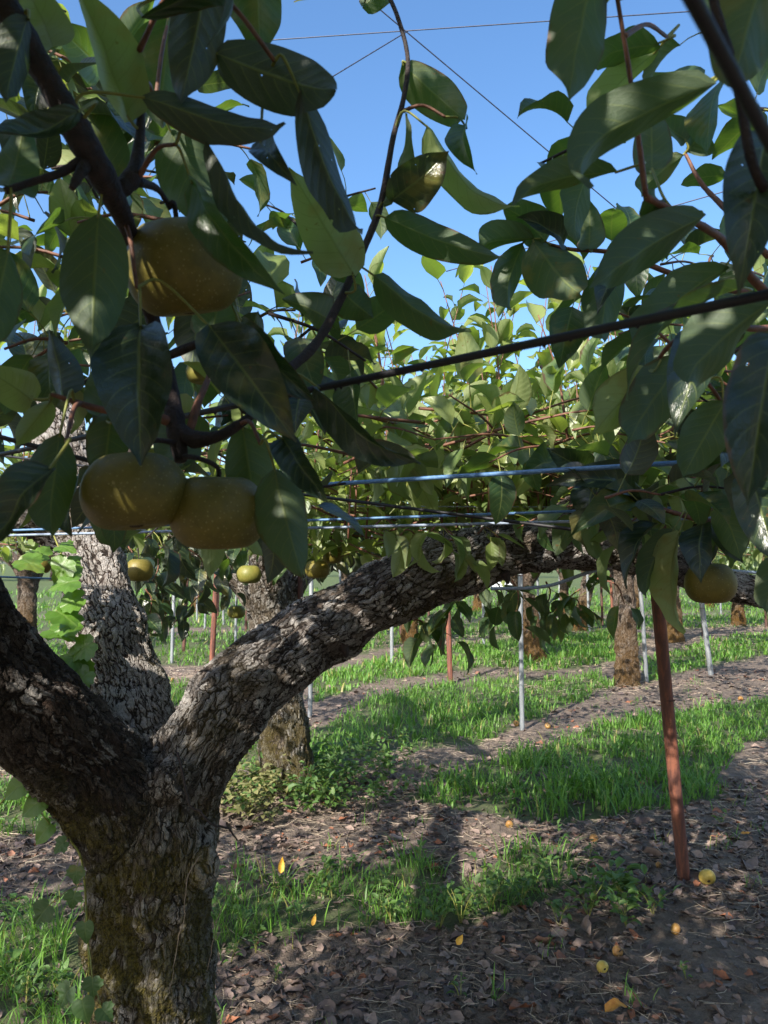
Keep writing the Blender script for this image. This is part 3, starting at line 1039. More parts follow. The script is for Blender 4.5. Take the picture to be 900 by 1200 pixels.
# leaves hanging in front of the limb
for (px, py, dd) in [(440, 615, 1.72), (468, 628, 1.74), (505, 622, 1.72), (520, 640, 1.76), (560, 625, 1.75)]:
    b = at(px, py, dd)
    crown.shoot([b, b + np.array([0.02, 0.01, 0.015]), b + np.array([0.05, 0.01, -0.01])], 0.0025, 0.0015, 4, 0.075, 'mix', 'twig', 0.2, 0.5, 0.9)
crown.build(limit=300, leaf_keep=lit_leaf)

# ------------------------------------------------------------------ foreground branches
FG = []     # (polyline, owner part, root)


def fg_branch(root, name, pts, rad, mat, ns=10):
    pr = spline(np.hstack([np.array(pts), np.array(rad)[:, None]]), len(pts) * 7)
    P, r = pr[:, :3], pr[:, 3]
    r = r * (1 + 0.16 * (noise(np.stack([np.arange(len(r)) * 0.7, r * 0, r * 0 + len(FG)], -1)) - 0.5))
    V, Q, t, b = tube(P, r, ns, jitter=0.10)
    o = part(name, (V, Q, t, b), M[mat], root)
    FG.append((P, o, root, r))
    return o


def nearest_fg(p, root):
    best = None
    for P, o, rt, r in FG:
        if rt is not root:
            continue
        d = np.linalg.norm(P - p, axis=1)
        i = int(d.argmin())
        if best is None or d[i] < best[0]:
            best = (d[i], P[i], o)
    return best


def place_leaves(root, rows, wk=0.94):
    for (bx, by, bd, tx, ty, td, W, roll, arch, fold, mat) in rows:
        b, t = at(bx, by, bd), at(tx, ty, td)
        d, q, o = nearest_fg(b, root)
        if d > 0.075:
            # a short spur carries the leaf
            k = b + unit(unit(q - b) - 0.4 * unit(t - b)) * 0.034
            pts = [q, (q + k) / 2 + np.array([0, 0, 0.012]), k]
            o2 = fg_branch(root, 'twig', pts, [0.0028, 0.0022, 0.0018], 'twig', 6)
            o, q = o2, k
        hand_leaf(root, o, b, t, W * wk * (bd + td) / 2 / F_PX, roll + random.uniform(-12, 12), arch * 1.45, fold + random.uniform(2, 16), mat, attach=q, twist=random.uniform(-35, 35))


LB = tree_root('pear_branch', *at(-60, -120, 0.55)[:2], 'dark knotty pear branch with broad dark leaves, carrying the three big russet pears', cat='branch')
LB.location = tuple(at(-60, -120, 0.55))
fg_branch(LB, 'branch', [at(-60, -120, 0.55), at(10, 15, 0.57), at(60, 100, 0.59), at(104, 178, 0.61), at(128, 222, 0.64), at(152, 275, 0.70), at(172, 350, 0.80), at(195, 430, 0.82), at(206, 500, 0.80), at(212, 540, 0.79)],
          [0.0135, 0.0115, 0.0100, 0.0125, 0.0110, 0.0085, 0.008, 0.008, 0.0105, 0.007], 'dark_twig', 14)
fg_branch(LB, 'spur', [at(104, 182, 0.61), at(70, 203, 0.60), at(35, 214, 0.59), at(6, 224, 0.58)], [0.005, 0.0036, 0.003, 0.003], 'dark_twig')
fg_branch(LB, 'spur', [at(102, 190, 0.61), at(93, 205, 0.60), at(84, 221, 0.595)], [0.006, 0.0045, 0.0025], 'dark_twig')
fg_branch(LB, 'spur', [at(132, 228, 0.65), at(155, 208, 0.66), at(163, 170, 0.67), at(166, 110, 0.67), at(163, 60, 0.66)], [0.008, 0.0085, 0.005, 0.003, 0.002], 'dark_twig')
fg_branch(LB, 'spur', [at(160, 212, 0.66), at(185, 222, 0.70), at(200, 245, 0.715)], [0.005, 0.003, 0.0025], 'dark_twig')
fg_branch(LB, 'spur', [at(206, 500, 0.80), at(228, 515, 0.79), at(258, 510, 0.78), at(285, 494, 0.78), at(305, 478, 0.79)], [0.008, 0.009, 0.006, 0.005, 0.004], 'dark_twig')
fg_branch(LB, 'spur', [at(204, 496, 0.80), at(170, 485, 0.78), at(120, 480, 0.75), at(60, 462, 0.73)], [0.006, 0.004, 0.0035, 0.002], 'twig')
fg_branch(LB, 'spur', [at(222, 505, 0.80), at(232, 472, 0.81), at(245, 440, 0.84), at(250, 400, 0.86)], [0.005, 0.004, 0.003, 0.002], 'twig')
fg_branch(LB, 'spur', [at(190, 420, 0.82), at(250, 395, 0.78), at(285, 380, 0.75)], [0.005, 0.004, 0.003], 'dark_twig')
# the slim shoot that rises against the sky
fg_branch(LB, 'shoot', [at(285, 480, 0.80), at(340, 432, 0.85), at(372, 400, 0.88), at(402, 345, 0.9), at(430, 283, 0.92), at(447, 236, 0.93), at(461, 160, 0.94), at(472, 120, 0.94), at(478, 70, 0.94), at(466, 20, 0.94), at(448, -20, 0.94)],
          [0.0065, 0.006, 0.0056, 0.005, 0.0046, 0.0042, 0.0036, 0.0034, 0.003, 0.0028, 0.0026], 'dark_twig')

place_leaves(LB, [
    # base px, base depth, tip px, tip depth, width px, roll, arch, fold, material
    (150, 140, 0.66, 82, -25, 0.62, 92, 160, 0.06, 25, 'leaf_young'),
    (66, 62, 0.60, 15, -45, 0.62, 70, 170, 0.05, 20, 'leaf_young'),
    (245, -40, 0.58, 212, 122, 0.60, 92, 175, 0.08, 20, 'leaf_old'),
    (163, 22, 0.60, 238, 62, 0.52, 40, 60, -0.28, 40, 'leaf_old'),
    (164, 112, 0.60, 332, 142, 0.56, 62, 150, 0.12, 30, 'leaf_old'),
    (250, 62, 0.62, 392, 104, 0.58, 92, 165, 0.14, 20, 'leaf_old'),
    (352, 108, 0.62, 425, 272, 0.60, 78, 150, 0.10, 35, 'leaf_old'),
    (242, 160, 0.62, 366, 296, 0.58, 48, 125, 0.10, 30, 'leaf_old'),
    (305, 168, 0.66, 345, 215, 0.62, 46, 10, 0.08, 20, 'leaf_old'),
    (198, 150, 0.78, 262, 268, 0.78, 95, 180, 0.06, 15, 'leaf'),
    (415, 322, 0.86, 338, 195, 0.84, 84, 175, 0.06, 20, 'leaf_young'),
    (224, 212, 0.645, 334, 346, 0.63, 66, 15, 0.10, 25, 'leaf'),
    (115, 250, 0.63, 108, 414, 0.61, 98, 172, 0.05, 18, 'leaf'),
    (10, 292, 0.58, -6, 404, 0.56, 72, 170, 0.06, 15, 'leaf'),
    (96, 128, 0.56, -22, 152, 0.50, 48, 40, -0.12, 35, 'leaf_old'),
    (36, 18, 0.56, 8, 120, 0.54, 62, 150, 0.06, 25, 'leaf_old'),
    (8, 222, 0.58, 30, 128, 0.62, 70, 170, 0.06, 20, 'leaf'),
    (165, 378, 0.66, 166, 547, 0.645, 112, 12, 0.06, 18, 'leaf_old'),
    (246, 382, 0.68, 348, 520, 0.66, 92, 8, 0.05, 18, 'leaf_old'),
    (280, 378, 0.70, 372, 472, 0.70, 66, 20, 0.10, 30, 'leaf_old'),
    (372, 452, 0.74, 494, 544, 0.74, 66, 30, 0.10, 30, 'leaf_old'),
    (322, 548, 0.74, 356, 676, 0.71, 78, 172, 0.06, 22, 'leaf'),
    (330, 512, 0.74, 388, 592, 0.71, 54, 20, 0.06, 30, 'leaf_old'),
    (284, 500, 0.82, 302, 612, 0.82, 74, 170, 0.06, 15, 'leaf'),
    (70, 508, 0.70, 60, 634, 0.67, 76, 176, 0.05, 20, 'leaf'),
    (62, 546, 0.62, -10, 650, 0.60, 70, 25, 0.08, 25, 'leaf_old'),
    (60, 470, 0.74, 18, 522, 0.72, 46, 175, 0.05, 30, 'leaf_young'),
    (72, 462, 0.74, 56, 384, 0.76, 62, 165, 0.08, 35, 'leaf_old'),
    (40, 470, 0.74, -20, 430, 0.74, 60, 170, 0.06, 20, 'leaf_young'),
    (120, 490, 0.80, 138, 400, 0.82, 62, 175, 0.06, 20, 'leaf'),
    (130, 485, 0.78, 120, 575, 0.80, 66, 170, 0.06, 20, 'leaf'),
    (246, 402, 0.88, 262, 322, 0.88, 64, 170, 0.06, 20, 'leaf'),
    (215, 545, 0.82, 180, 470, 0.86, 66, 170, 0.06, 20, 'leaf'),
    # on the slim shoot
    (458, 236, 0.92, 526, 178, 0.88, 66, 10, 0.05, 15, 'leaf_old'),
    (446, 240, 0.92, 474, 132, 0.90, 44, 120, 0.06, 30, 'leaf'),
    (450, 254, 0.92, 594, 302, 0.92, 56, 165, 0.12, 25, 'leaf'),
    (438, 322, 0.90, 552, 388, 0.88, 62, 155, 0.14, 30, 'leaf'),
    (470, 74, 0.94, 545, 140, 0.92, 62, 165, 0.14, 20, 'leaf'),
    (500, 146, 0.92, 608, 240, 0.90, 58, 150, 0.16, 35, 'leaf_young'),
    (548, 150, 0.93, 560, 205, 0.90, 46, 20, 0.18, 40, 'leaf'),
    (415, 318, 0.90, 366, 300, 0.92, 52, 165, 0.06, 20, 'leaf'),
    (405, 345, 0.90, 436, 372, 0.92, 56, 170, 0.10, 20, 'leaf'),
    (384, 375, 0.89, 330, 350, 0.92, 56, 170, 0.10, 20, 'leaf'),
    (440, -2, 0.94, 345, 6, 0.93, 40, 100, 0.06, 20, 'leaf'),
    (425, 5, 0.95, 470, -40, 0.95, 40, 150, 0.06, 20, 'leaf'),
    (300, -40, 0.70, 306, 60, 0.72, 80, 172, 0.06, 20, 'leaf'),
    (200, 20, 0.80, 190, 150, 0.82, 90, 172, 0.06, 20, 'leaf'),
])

fill = Crown(LB)


def fill_twigs(cr, boxes, kinds, L=0.095):
    for (x0, x1, y0, y1, d0, d1, n, k) in boxes:
        for _ in range(n):
            b = at(random.uniform(x0, x1), random.uniform(y0, y1), random.uniform(d0, d1))
            a = random.random() * 6.28
            d = np.array([math.cos(a), 0.5 * math.sin(a), random.uniform(-0.5, 0.6)]) * random.uniform(0.08, 0.16)
            cr.shoot([b, b + d * 0.5 + np.array([0, 0, 0.01]), b + d], 0.003, 0.0018, 5, L, random.choice(kinds), 'dark_twig' if random.random() < .5 else 'twig', 0.0, 0.9, 0.25)


fill_twigs(fill, [(-40, 240, -40, 200, 0.95, 1.5, 20, 0), (-40, 260, 180, 460, 0.95, 1.5, 24, 0), (230, 360, 220, 480, 1.0, 1.6, 9, 0), (-40, 330, 430, 640, 1.0, 1.6, 18, 0)],
           ['hi', 'hi', 'old', 'old', 'young'])
fill.build(limit=240, name='twig')

RB = tree_root('pear_branch', *at(1000, 420, 0.9)[:2], 'leafy pear branch with long green leaves lying across the thick black cable', cat='branch')
RB.location = tuple(at(1000, 420, 0.9))
fg_branch(RB, 'branch', [at(1000, 420, 0.9), at(940, 380, 0.88), at(885, 330, 0.84), at(850, 285, 0.78), at(828, 268, 0.74), at(790, 248, 0.70), at(757, 231, 0.68)], [0.006, 0.0055, 0.005, 0.0045, 0.004, 0.0035, 0.003], 'twig')
fg_branch(RB, 'twig', [at(900, 300, 0.86), at(850, 245, 0.92), at(822, 215, 0.95), at(803, 180, 0.96)], [0.004, 0.0035, 0.003, 0.002], 'twig')
fg_branch(RB, 'twig', [at(925, 260, 0.5), at(885, 200, 0.47), at(862, 90, 0.46), at(840, 15, 0.45), at(825, -50, 0.45)], [0.0034, 0.0032, 0.003, 0.0028, 0.0025], 'dark_twig')
fg_branch(RB, 'twig', [at(880, 345, 0.9), at(800, 325, 1.0), at(722, 297, 1.05), at(668, 292, 1.08), at(624, 280, 1.1)], [0.004, 0.004, 0.0036, 0.0026, 0.002], 'twig')
fg_branch(RB, 'twig', [at(990, 640, 1.4), at(900, 625, 1.4), at(836, 612, 1.42), at(800, 604, 1.45), at(745, 585, 1.5), at(690, 556, 1.55), at(640, 535, 1.6)], [0.006, 0.006, 0.006, 0.005, 0.0042, 0.0035, 0.002], 'twig')
fg_branch(RB, 'twig', [at(838, 612, 1.42), at(850, 590, 1.44), at(860, 560, 1.45), at(880, 500, 1.4)], [0.008, 0.007, 0.006, 0.004], 'dark_twig')
fg_branch(RB, 'twig', [at(940, 380, 0.88), at(880, 385, 0.80), at(840, 375, 0.80), at(790, 400, 0.86), at(765, 430, 0.9)], [0.004, 0.0035, 0.003, 0.003, 0.002], 'twig')
place_leaves(RB, [
    (706, -62, 0.60, 666, 116, 0.57, 104, 172, 0.05, 18, 'leaf'),
    (838, 98, 0.58, 692, 218, 0.54, 108, 140, 0.20, 30, 'leaf'),
    (772, 52, 0.78, 698, 82, 0.78, 56, 145, 0.18, 20, 'leaf'),
    (770, 60, 0.80, 700, 160, 0.80, 60, 150, 0.14, 20, 'leaf_young'),
    (905, -60, 0.46, 862, 100, 0.44, 128, 174, 0.06, 18, 'leaf'),
    (800, -30, 0.60, 690, 40, 0.62, 60, 130, 0.14, 25, 'leaf'),
    (897, 160, 0.50, 866, 342, 0.47, 104, 10, 0.05, 15, 'leaf_old'),
    (826, 252, 0.70, 698, 336, 0.64, 92, 168, 0.05, 22, 'leaf'),
    (772, 236, 0.69, 782, 305, 0.72, 52, 160, 0.08, 30, 'leaf'),
    (756, 230, 0.68, 802, 258, 0.70, 46, 160, 0.14, 20, 'leaf'),
    (764, 200, 0.72, 762, 100, 0.76, 66, 176, 0.04, 18, 'leaf'),
    (726, 202, 0.70, 602, 240, 0.68, 58, 148, 0.16, 30, 'leaf'),
    (803, 178, 0.96, 822, 145, 0.93, 58, 150, 0.12, 25, 'leaf'),
    (800, 182, 0.96, 752, 230, 0.94, 44, 150, 0.12, 25, 'leaf'),
    (805, 165, 0.95, 760, 140, 0.97, 44, 165, 0.08, 20, 'leaf'),
    (624, 282, 1.08, 680, 345, 1.02, 92, 170, 0.06, 20, 'leaf'),
    (640, 284, 1.08, 588, 240, 1.06, 64, 165, 0.10, 20, 'leaf'),
    (628, 280, 1.08, 560, 300, 1.04, 56, 150, 0.16, 25, 'leaf'),
    (660, 288, 1.06, 605, 255, 1.02, 48, 30, 0.14, 25, 'leaf_old'),
    (690, 292, 1.05, 690, 232, 1.06, 52, 170, 0.06, 25, 'leaf'),
    (612, 285, 1.1, 598, 365, 1.06, 58, 140, 0.12, 30, 'leaf'),
    (722, 300, 1.04, 708, 402, 1.0, 74, 165, 0.08, 25, 'leaf'),
    (735, 305, 1.03, 700, 370, 0.98, 56, 30, 0.08, 20, 'leaf_old'),
    (852, 312, 0.80, 752, 425, 0.76, 78, 150, 0.12, 28, 'leaf'),
    (872, 335, 0.74, 735, 470, 0.72, 74, 60, 0.10, 25, 'leaf'),
    (842, 372, 0.78, 790, 512, 0.74, 82, 12, 0.06, 25, 'leaf_old'),
    (905, 352, 0.62, 808, 450, 0.58, 110, 160, 0.10, 25, 'leaf'),
    (908, 392, 0.50, 876, 602, 0.47, 112, 12, 0.06, 14, 'leaf_old'),
    (770, 432, 0.88, 694, 508, 0.86, 82, 172, 0.06, 20, 'leaf_young'),
    (802, 420, 0.88, 735, 522, 0.84, 84, 172, 0.06, 18, 'leaf'),
    (850, 470, 0.90, 800, 560, 0.90, 74, 165, 0.06, 20, 'leaf'),
    (880, 555, 0.95, 915, 665, 0.90, 74, 20, 0.06, 18, 'leaf_old'),
    (915, 650, 0.95, 896, 722, 0.93, 44, 160, 0.06, 20, 'leaf'),
    # round the pear on the lower twig
    (823, 612, 1.40, 822, 684, 1.34, 54, 10, 0.06, 15, 'leaf_old'),
    (796, 622, 1.40, 802, 742, 1.36, 64, 150, 0.12, 35, 'leaf_young'),
    (790, 620, 1.42, 758, 700, 1.38, 50, 140, 0.10, 35, 'leaf'),
    (770, 612, 1.45, 735, 690, 1.40, 50, 40, 0.10, 30, 'leaf_old'),
    (755, 590, 1.48, 665, 632, 1.40, 62, 15, 0.16, 20, 'leaf'),
    (748, 580, 1.5, 640, 570, 1.45, 62, 20, 0.18, 25, 'leaf_old'),
    (800, 600, 1.45, 785, 548, 1.5, 46, 165, 0.06, 30, 'leaf_young'),
    (690, 556, 1.55, 640, 525, 1.5, 56, 15, 0.08, 20, 'leaf_old'),
    (700, 560, 1.53, 690, 620, 1.48, 56, 20, 0.08, 20, 'leaf_old'),
    (845, 600, 1.42, 872, 660, 1.38, 44, 30, 0.08, 25, 'leaf_old'),
    (850, 590, 1.43, 830, 540, 1.46, 50, 160, 0.08, 25, 'leaf'),
    (655, 540, 1.58, 610, 560, 1.52, 52, 20, 0.12, 20, 'leaf'),
], 0.84)
fillr = Crown(RB)
fill_twigs(fillr, [(690, 900, 300, 460, 1.05, 1.7, 15, 0), (620, 900, 440, 600, 1.2, 1.9, 22, 0), (720, 930, 560, 625, 1.5, 1.9, 12, 0), (860, 930, 20, 300, 0.8, 1.2, 3, 0), (700, 790, 60, 200, 0.9, 1.2, 1, 0)],
           ['hi', 'hi', 'old', 'mid'])
fillr.build(limit=240, name='twig')

# ------------------------------------------------------------------ pears


def pear_mesh(w_, h_, mat, nv=26, ns=34, seed=0):
    t = np.linspace(0, 1, nv)
    th = np.pi * t
    r = np.sin(th) ** 0.97
    z = np.cos(th)
    dim_t = 0.30 * np.exp(-((1 - z) / 0.10))
    dim_b = 0.26 * np.exp(-((1 + z) / 0.10))
    z = z - dim_t + dim_b
    r = r * (1 - 0.05 * z)
    g = np.random.default_rng(seed)
    a = np.linspace(0, 2 * np.pi, ns, endpoint=False)
    lob = 1 + 0.018 * np.sin(3 * a + g.random() * 6) + 0.012 * np.sin(5 * a + g.random() * 6)
    V = np.stack([r[:, None] * np.cos(a) * lob * w_ / 2, r[:, None] * np.sin(a) * lob * w_ / 2, np.broadcast_to(z[:, None] * h_ / 2, (nv, ns))], -1)
    i, j = np.meshgrid(np.arange(nv - 1), np.arange(ns), indexing='ij')
    k = (j + 1) % ns
    Q = np.stack([i * ns + j, (i + 1) * ns + j, (i + 1) * ns + k, i * ns + k], -1).reshape(-1, 4)
    return mk_mesh('fruit', V.reshape(-1, 3), Q, mat)


def pear(px, py, d, wpx, hpx, mat, label, tilt=(0, 0), group=None, attach=None, detail=True, name='pear'):
    c = at(px, py, d)
    o = bpy.data.objects.new(name, None)
    C.objects.link(o)
    o.location = tuple(c)
    o.rotation_euler = (R(tilt[0]), R(tilt[1]), random.random() * 6)
    o.empty_display_size = 0.05
    tag(o, label, 'pear', group)
    w_, h_ = wpx * d / F_PX, hpx * d / F_PX
    link('fruit', pear_mesh(w_, h_, M[mat], 26 if detail else 14, 34 if detail else 18, random.randrange(999)), o)
    if detail:
        V, Q, t, b = tube(spline([[0, 0, -h_ * 0.33], [0, 0, -h_ * 0.385], [0, 0, -h_ * 0.40]], 4), [w_ * 0.07, w_ * 0.075, w_ * 0.06, w_ * 0.03], 9, jitter=0.3)
        link('calyx', mk_mesh('calyx', V, [Q, t], M['calyx']), o)
    st = [[0, 0, h_ * 0.3], [0.002, 0.001, h_ * 0.5]]
    if attach is not None:
        bpy.context.view_layer.update()
        q = o.matrix_world.inverted() @ Vector(attach)
        st += [list((np.array(q) + np.array([0, 0, h_ * 0.5])) / 2 + np.array([0.006, 0, 0.004])), list(q)]
    else:
        st += [[0.006, 0.003, h_ * 0.5 + 0.03]]
    V, Q, t, b = tube(spline(st, 10), np.linspace(0.0024, 0.003, 10) * (1 if detail else 0.8), 7)
    link('stalk', mk_mesh('stalk', V, [Q, t], M['dark_twig']), o)
    return o


pear(215, 314, 0.735, 138, 134, 'pear', 'big russet pear with a leaf folded over its shoulder, hanging under the dark branch', (14, 12), attach=at(198, 243, 0.715))
pear(157, 576, 0.735, 124, 106, 'pear', 'big russet pear below the crinkled dark leaf, touching its twin', (4, -4), attach=at(209, 520, 0.795))
pear(255, 600, 0.765, 115, 104, 'pear', 'big flattened russet pear touching its twin, beside the hanging olive leaf', (-3, 5), attach=at(214, 535, 0.79))
pear(832, 683, 1.44, 58, 56, 'pear', 'olive russet pear half hidden by a dark leaf, hanging beside the rusty post', (0, 3), attach=at(830, 610, 1.425))
pear(236, 436, 1.02, 36, 34, 'pear_green', 'small green pear among leaves above the twin pears', (0, 0), detail=False)
SMALL = [(292, 673, 3.0, 29, 26, 'pear_green', 'dull green pear hanging above the lone clear green pear'), (277, 717, 3.6, 21, 18, 'pear_green', 'pale green pear hanging just clear of the trunk behind the limb'),
         (209, 652, 2.9, 30, 26, 'pear', 'small russet pear just under the big flattened twin pear'), (163, 668, 2.8, 32, 32, 'pear', 'small russet pear beside the top of the pale sunlit limb'),
         (190, 711, 3.3, 22, 22, 'pear', 'lowest small russet pear at the ragged leaf fringe beside the pale limb'), (372, 667, 2.9, 29, 26, 'pear', 'small yellow russet pear peeping from behind the hanging olive leaf'),
         (389, 650, 3.0, 26, 26, 'pear', 'small russet pear under the silvery wire, above the thick limb'), (586, 570, 2.0, 24, 27, 'pear', 'brown pear tucked among sunlit leaves above the thick limb'),
         (48, 662, 2.4, 24, 24, 'pear', 'small russet pear behind the bright green vine')]
for (px, py, dd, a, b, mt, lab) in SMALL:
    pear(px, py, dd, a, b, mt, lab, detail=False)
for (px, py, dd) in [(560, 446, 2.9), (640, 425, 3.0)]:
    o = pear(px, py, dd, 17, 21, 'mummy', 'shrivelled black fruit stuck among the sunlit shoots', group='shrivelled fruits', detail=False, name='dried_pear')

# ------------------------------------------------------------------ cables and wires of the trellis


def cable(name, pts, r, mat, label, group=None, sag=0.0, ns=10, beads=0, n=60, cat='cable'):
    p = spline([np.asarray(q, float) for q in pts], n)
    s = np.linspace(-1, 1, n)
    p[:, 2] -= sag * (1 - s ** 2)
    V, Q, t, b = tube(p, r, ns)
    c = p[0]
    o = link(name, mk_mesh(name, V - c, [Q, t], M[mat]), None, c)
    tag(o, label, cat, group)
    if beads:
        # lumps of dirt and drips that hang under the cable
        gs = []
        T, A, B = frames(p)
        for _ in range(beads):
            k = random.randrange(2, n - 2)
            q = p[k] + np.array([0, 0, -r * 0.8])
            ln = random.uniform(0.4, 1.1) * r
            gs.append(tube(np.array([q, q + np.array([0, 0, -ln * 0.5]), q + np.array([0, 0, -ln])]) - c, [r * 0.5, r * 0.4, r * 0.1], 5))
        V, Q, t, b = merge(gs)
        tag(link('drip', mk_mesh('drip', V, [Q, t], M[mat]), o), kind='stuff')
    return o


def ext(a, b, k0, k1):
    """the straight run through a and b, carried on past both ends"""
    a, b = np.asarray(a), np.asarray(b)
    return a - (b - a) * k0, b + (b - a) * k1


a, b = ext(at(205, 490, 0.93), at(900, 345, 0.50), 1.6, 2.0)
cable('trellis_cable', [a, (a + b) / 2, b], 0.0038, 'black_wire', 'thick black cable running in front of the leaves, tiny drips under it', beads=70, n=400)
a, b = ext(at(812, 0, 0.250), at(900, 163, 0.325), 2.2, 12)
cable('trellis_cable', [a, b], 0.0029, 'black_wire', 'short slanting run of black cable crossing the sky beside a brown twig')
a, b = ext(at(390, 567, 1.69), at(835, 540, 1.31), 3, 3)
cable('trellis_cable', [a, b], 0.0045, 'blue_pipe', 'pale blue cable stretched above the thick limb')
a, b = ext(at(310, 620, 1.72), at(880, 606, 1.50), 3, 3)
cable('trellis_cable', [a, b], 0.0030, 'steel_wire', 'silvery wire just above the thick limb, under the pale blue cable')
a, b = ext(at(390, 584, 1.75), at(560, 606, 1.60), 4, 0.6)
cable('trellis_cable', [a, b], 0.0036, 'black_wire', 'thin black cable slanting between the pale blue cable and the silvery wire')
a, b = ext(at(30, 621, 1.78), at(560, 603, 1.62), 1, 1.5)
cable('trellis_cable', [a, b], 0.0028, 'blue_pipe', 'thin blue wire twisted close above the silvery wire')
a, b = ext(at(0, 676, 2.4), at(60, 678, 2.5), 3, 1.2)
cable('trellis_cable', [a, b], 0.0032, 'blue_pipe', 'short blue wire between the two limbs beside the vine')
a, b = ext(at(0, 512, 1.0), at(30, 520, 1.0), 3, 6)
cable('trellis_cable', [a, b], 0.0032, 'black_wire', 'thin dark wire behind the leaves beside the twin pears')
cable('trellis_cable', [at(575, 690, 2.35), at(640, 687, 2.3), at(700, 668, 2.15), at(760, 662, 2.2), at(900, 672, 2.5)], 0.005, 'steel_wire', 'slack silvery wire looping under the thick limb')
# wires against the sky
for (p, q, lab) in [((432, 0, 2.6), (736, 256, 3.0), 'thin dark wire slanting down the sky to the blue clip'), ((386, 92, 2.8), (472, 40, 2.9), 'thin dark wire rising from the curled leaf to the slim shoot'),
                    ((478, 36, 2.9), (800, 14, 2.7), 'thin dark wire crossing the top of the sky nearly level'), ((690, 270, 3.0), (850, 224, 2.8), 'thin pale wire running from the blue clip into the leaves')]:
    a, b = ext(at(*p), at(*q), 0.0 if p[0] == 386 else 1.2, 1.5 if q[0] != 472 else 0.08)
    if q[0] == 736:
        a, b = ext(at(*p), at(*q), 1.2, 0.9)
    cable('overhead_wire', [a, b], 0.0023, 'sky_wire', lab, cat='wire', ns=6)
# more of the wire grid further off, on the trellis plane
for i, yy in enumerate([2.7, 3.5, 4.4, 5.6, 7.2, 9.5]):
    cable('trellis_wire', [(-9, yy - 0.5, 1.69), (10, yy + 0.4, 1.70)], 0.0022, 'steel_wire', 'thin galvanised wire of the trellis roof running through the leaves', 'galvanised cross wires', cat='wire', ns=6)
# blue clip: an open ring with a tongue
c = at(736, 262, 3.0)
th = np.linspace(0.3, 5.9, 26)
ring = np.stack([np.cos(th) * 0.026, np.sin(th) * 0.006, np.sin(th) * 0.045], -1)
V, Q, t, b = merge([tube(ring, 0.011, 8), tube(np.array([[0, 0, 0.04], [0.012, 0, 0.0], [0.0, 0, -0.045]]), 0.012, 6)])
tag(link('wire_clip', mk_mesh('wire_clip', V, [Q, t], M['clip']), None, c), 'bright blue plastic clip where two thin wires meet in the sky', 'clip')

# ------------------------------------------------------------------ posts


def post(px, py, r, mat, label, group=None, top=None, h=1.72, lean=(0, 0)):
    x, y = gnd(px, py)
    z = float(gz(x, y))
    o = bpy.data.objects.new('trellis_post', None)
    C.objects.link(o)
    o.location = (x, y, z)
    o.empty_display_size = 0.1
    tag(o, label, 'post', group)
    if top is not None:
        tp = at(*top) - np.array([x, y, z])
        tp = tp * (h / tp[2])
    else:
        tp = np.array([lean[0], lean[1], h])
    P = spline([np.array([0, 0, -0.08]) - tp * 0.02, tp * 0.5 + rng.normal(0, 0.004, 3), tp], 14)
    V, Q, t, b = tube(P, r, 16)
    link('pipe', mk_mesh('pipe', V, [Q, t], M[mat]), o)
    V, Q, t, b = tube(np.array([tp - unit(tp) * 0.035, tp + unit(tp) * 0.012]), r * 1.22, 16)
    if py > 785:       # turns of tie wire round the pipe
        for hz in (0.52, 0.80):
            a_ = np.linspace(0, 4 * np.pi, 40)
            ring = np.stack([np.cos(a_) * r * 1.08, np.sin(a_) * r * 1.08, np.linspace(-0.004, 0.004, 40)], -1) + tp * hz
            V2, Q2, t2, b2 = tube(ring, 0.0017, 5)
            link('tie_wire', mk_mesh('tie_wire', V2, [Q2, t2], M['dark_rust']), o)
    link('cap', mk_mesh('cap', V, [Q, t], M['zinc' if mat == 'zinc' else 'dark_rust']), o)
    return o


post(803, 1030, 0.0295, 'rust', 'rust red pipe post leaning beside the fallen yellow pear', top=(771, 700, 3.55), h=1.66)
post(612, 857, 0.021, 'zinc', 'slender galvanised pipe post on bare soil in front of the mossy orange trunk')
post(528, 799, 0.034, 'rust', 'straight rust brown post standing in the grass strip', lean=(-0.05, 0))
post(459, 777, 0.028, 'zinc', 'short looking galvanised post at the edge of the far grass')
post(834, 792, 0.034, 'zinc', 'galvanised post leaning on bare soil beyond the hanging olive pear', top=(820, 690, 10.2))
post(758, 799, 0.026, 'zinc', 'galvanised post just beside the dark ivy covered trunk', top=(750, 690, 9.7))
post(247, 793, 0.036, 'rust', 'rust brown post leaning between the limbs near the lone green pear', top=(252, 705, 10.2))
post(350, 922, 0.019, 'dark_rust', 'dark rusty pipe standing against the front of the mossy split trunk', lean=(0.0, 0.02))
post(363, 838, 0.022, 'zinc', 'galvanised pipe just behind the mossy split trunk')
FARP = [(201, 776, 'zinc'), (215, 764, 'dark_rust'), (276, 754, 'zinc'), (288, 742, 'dark_rust'), (567, 757, 'zinc'), (632, 744, 'zinc'), (719, 746, 'rust'), (706, 733, 'dark_rust'), (691, 742, 'zinc'),
        (824, 746, 'dark_rust'), (845, 722, 'zinc'), (470, 744, 'dark_rust'), (488, 726, 'zinc'), (240, 737, 'zinc'), (262, 732, 'zinc'), (502, 735, 'dark_rust'), (540, 730, 'zinc'), (898, 736, 'dark_rust'), (595, 730, 'zinc'), (770, 722, 'zinc'),
        (655, 722, 'zinc'), (450, 722, 'zinc'), (400, 736, 'zinc'), (255, 726, 'dark_rust'), (231, 728, 'zinc')]
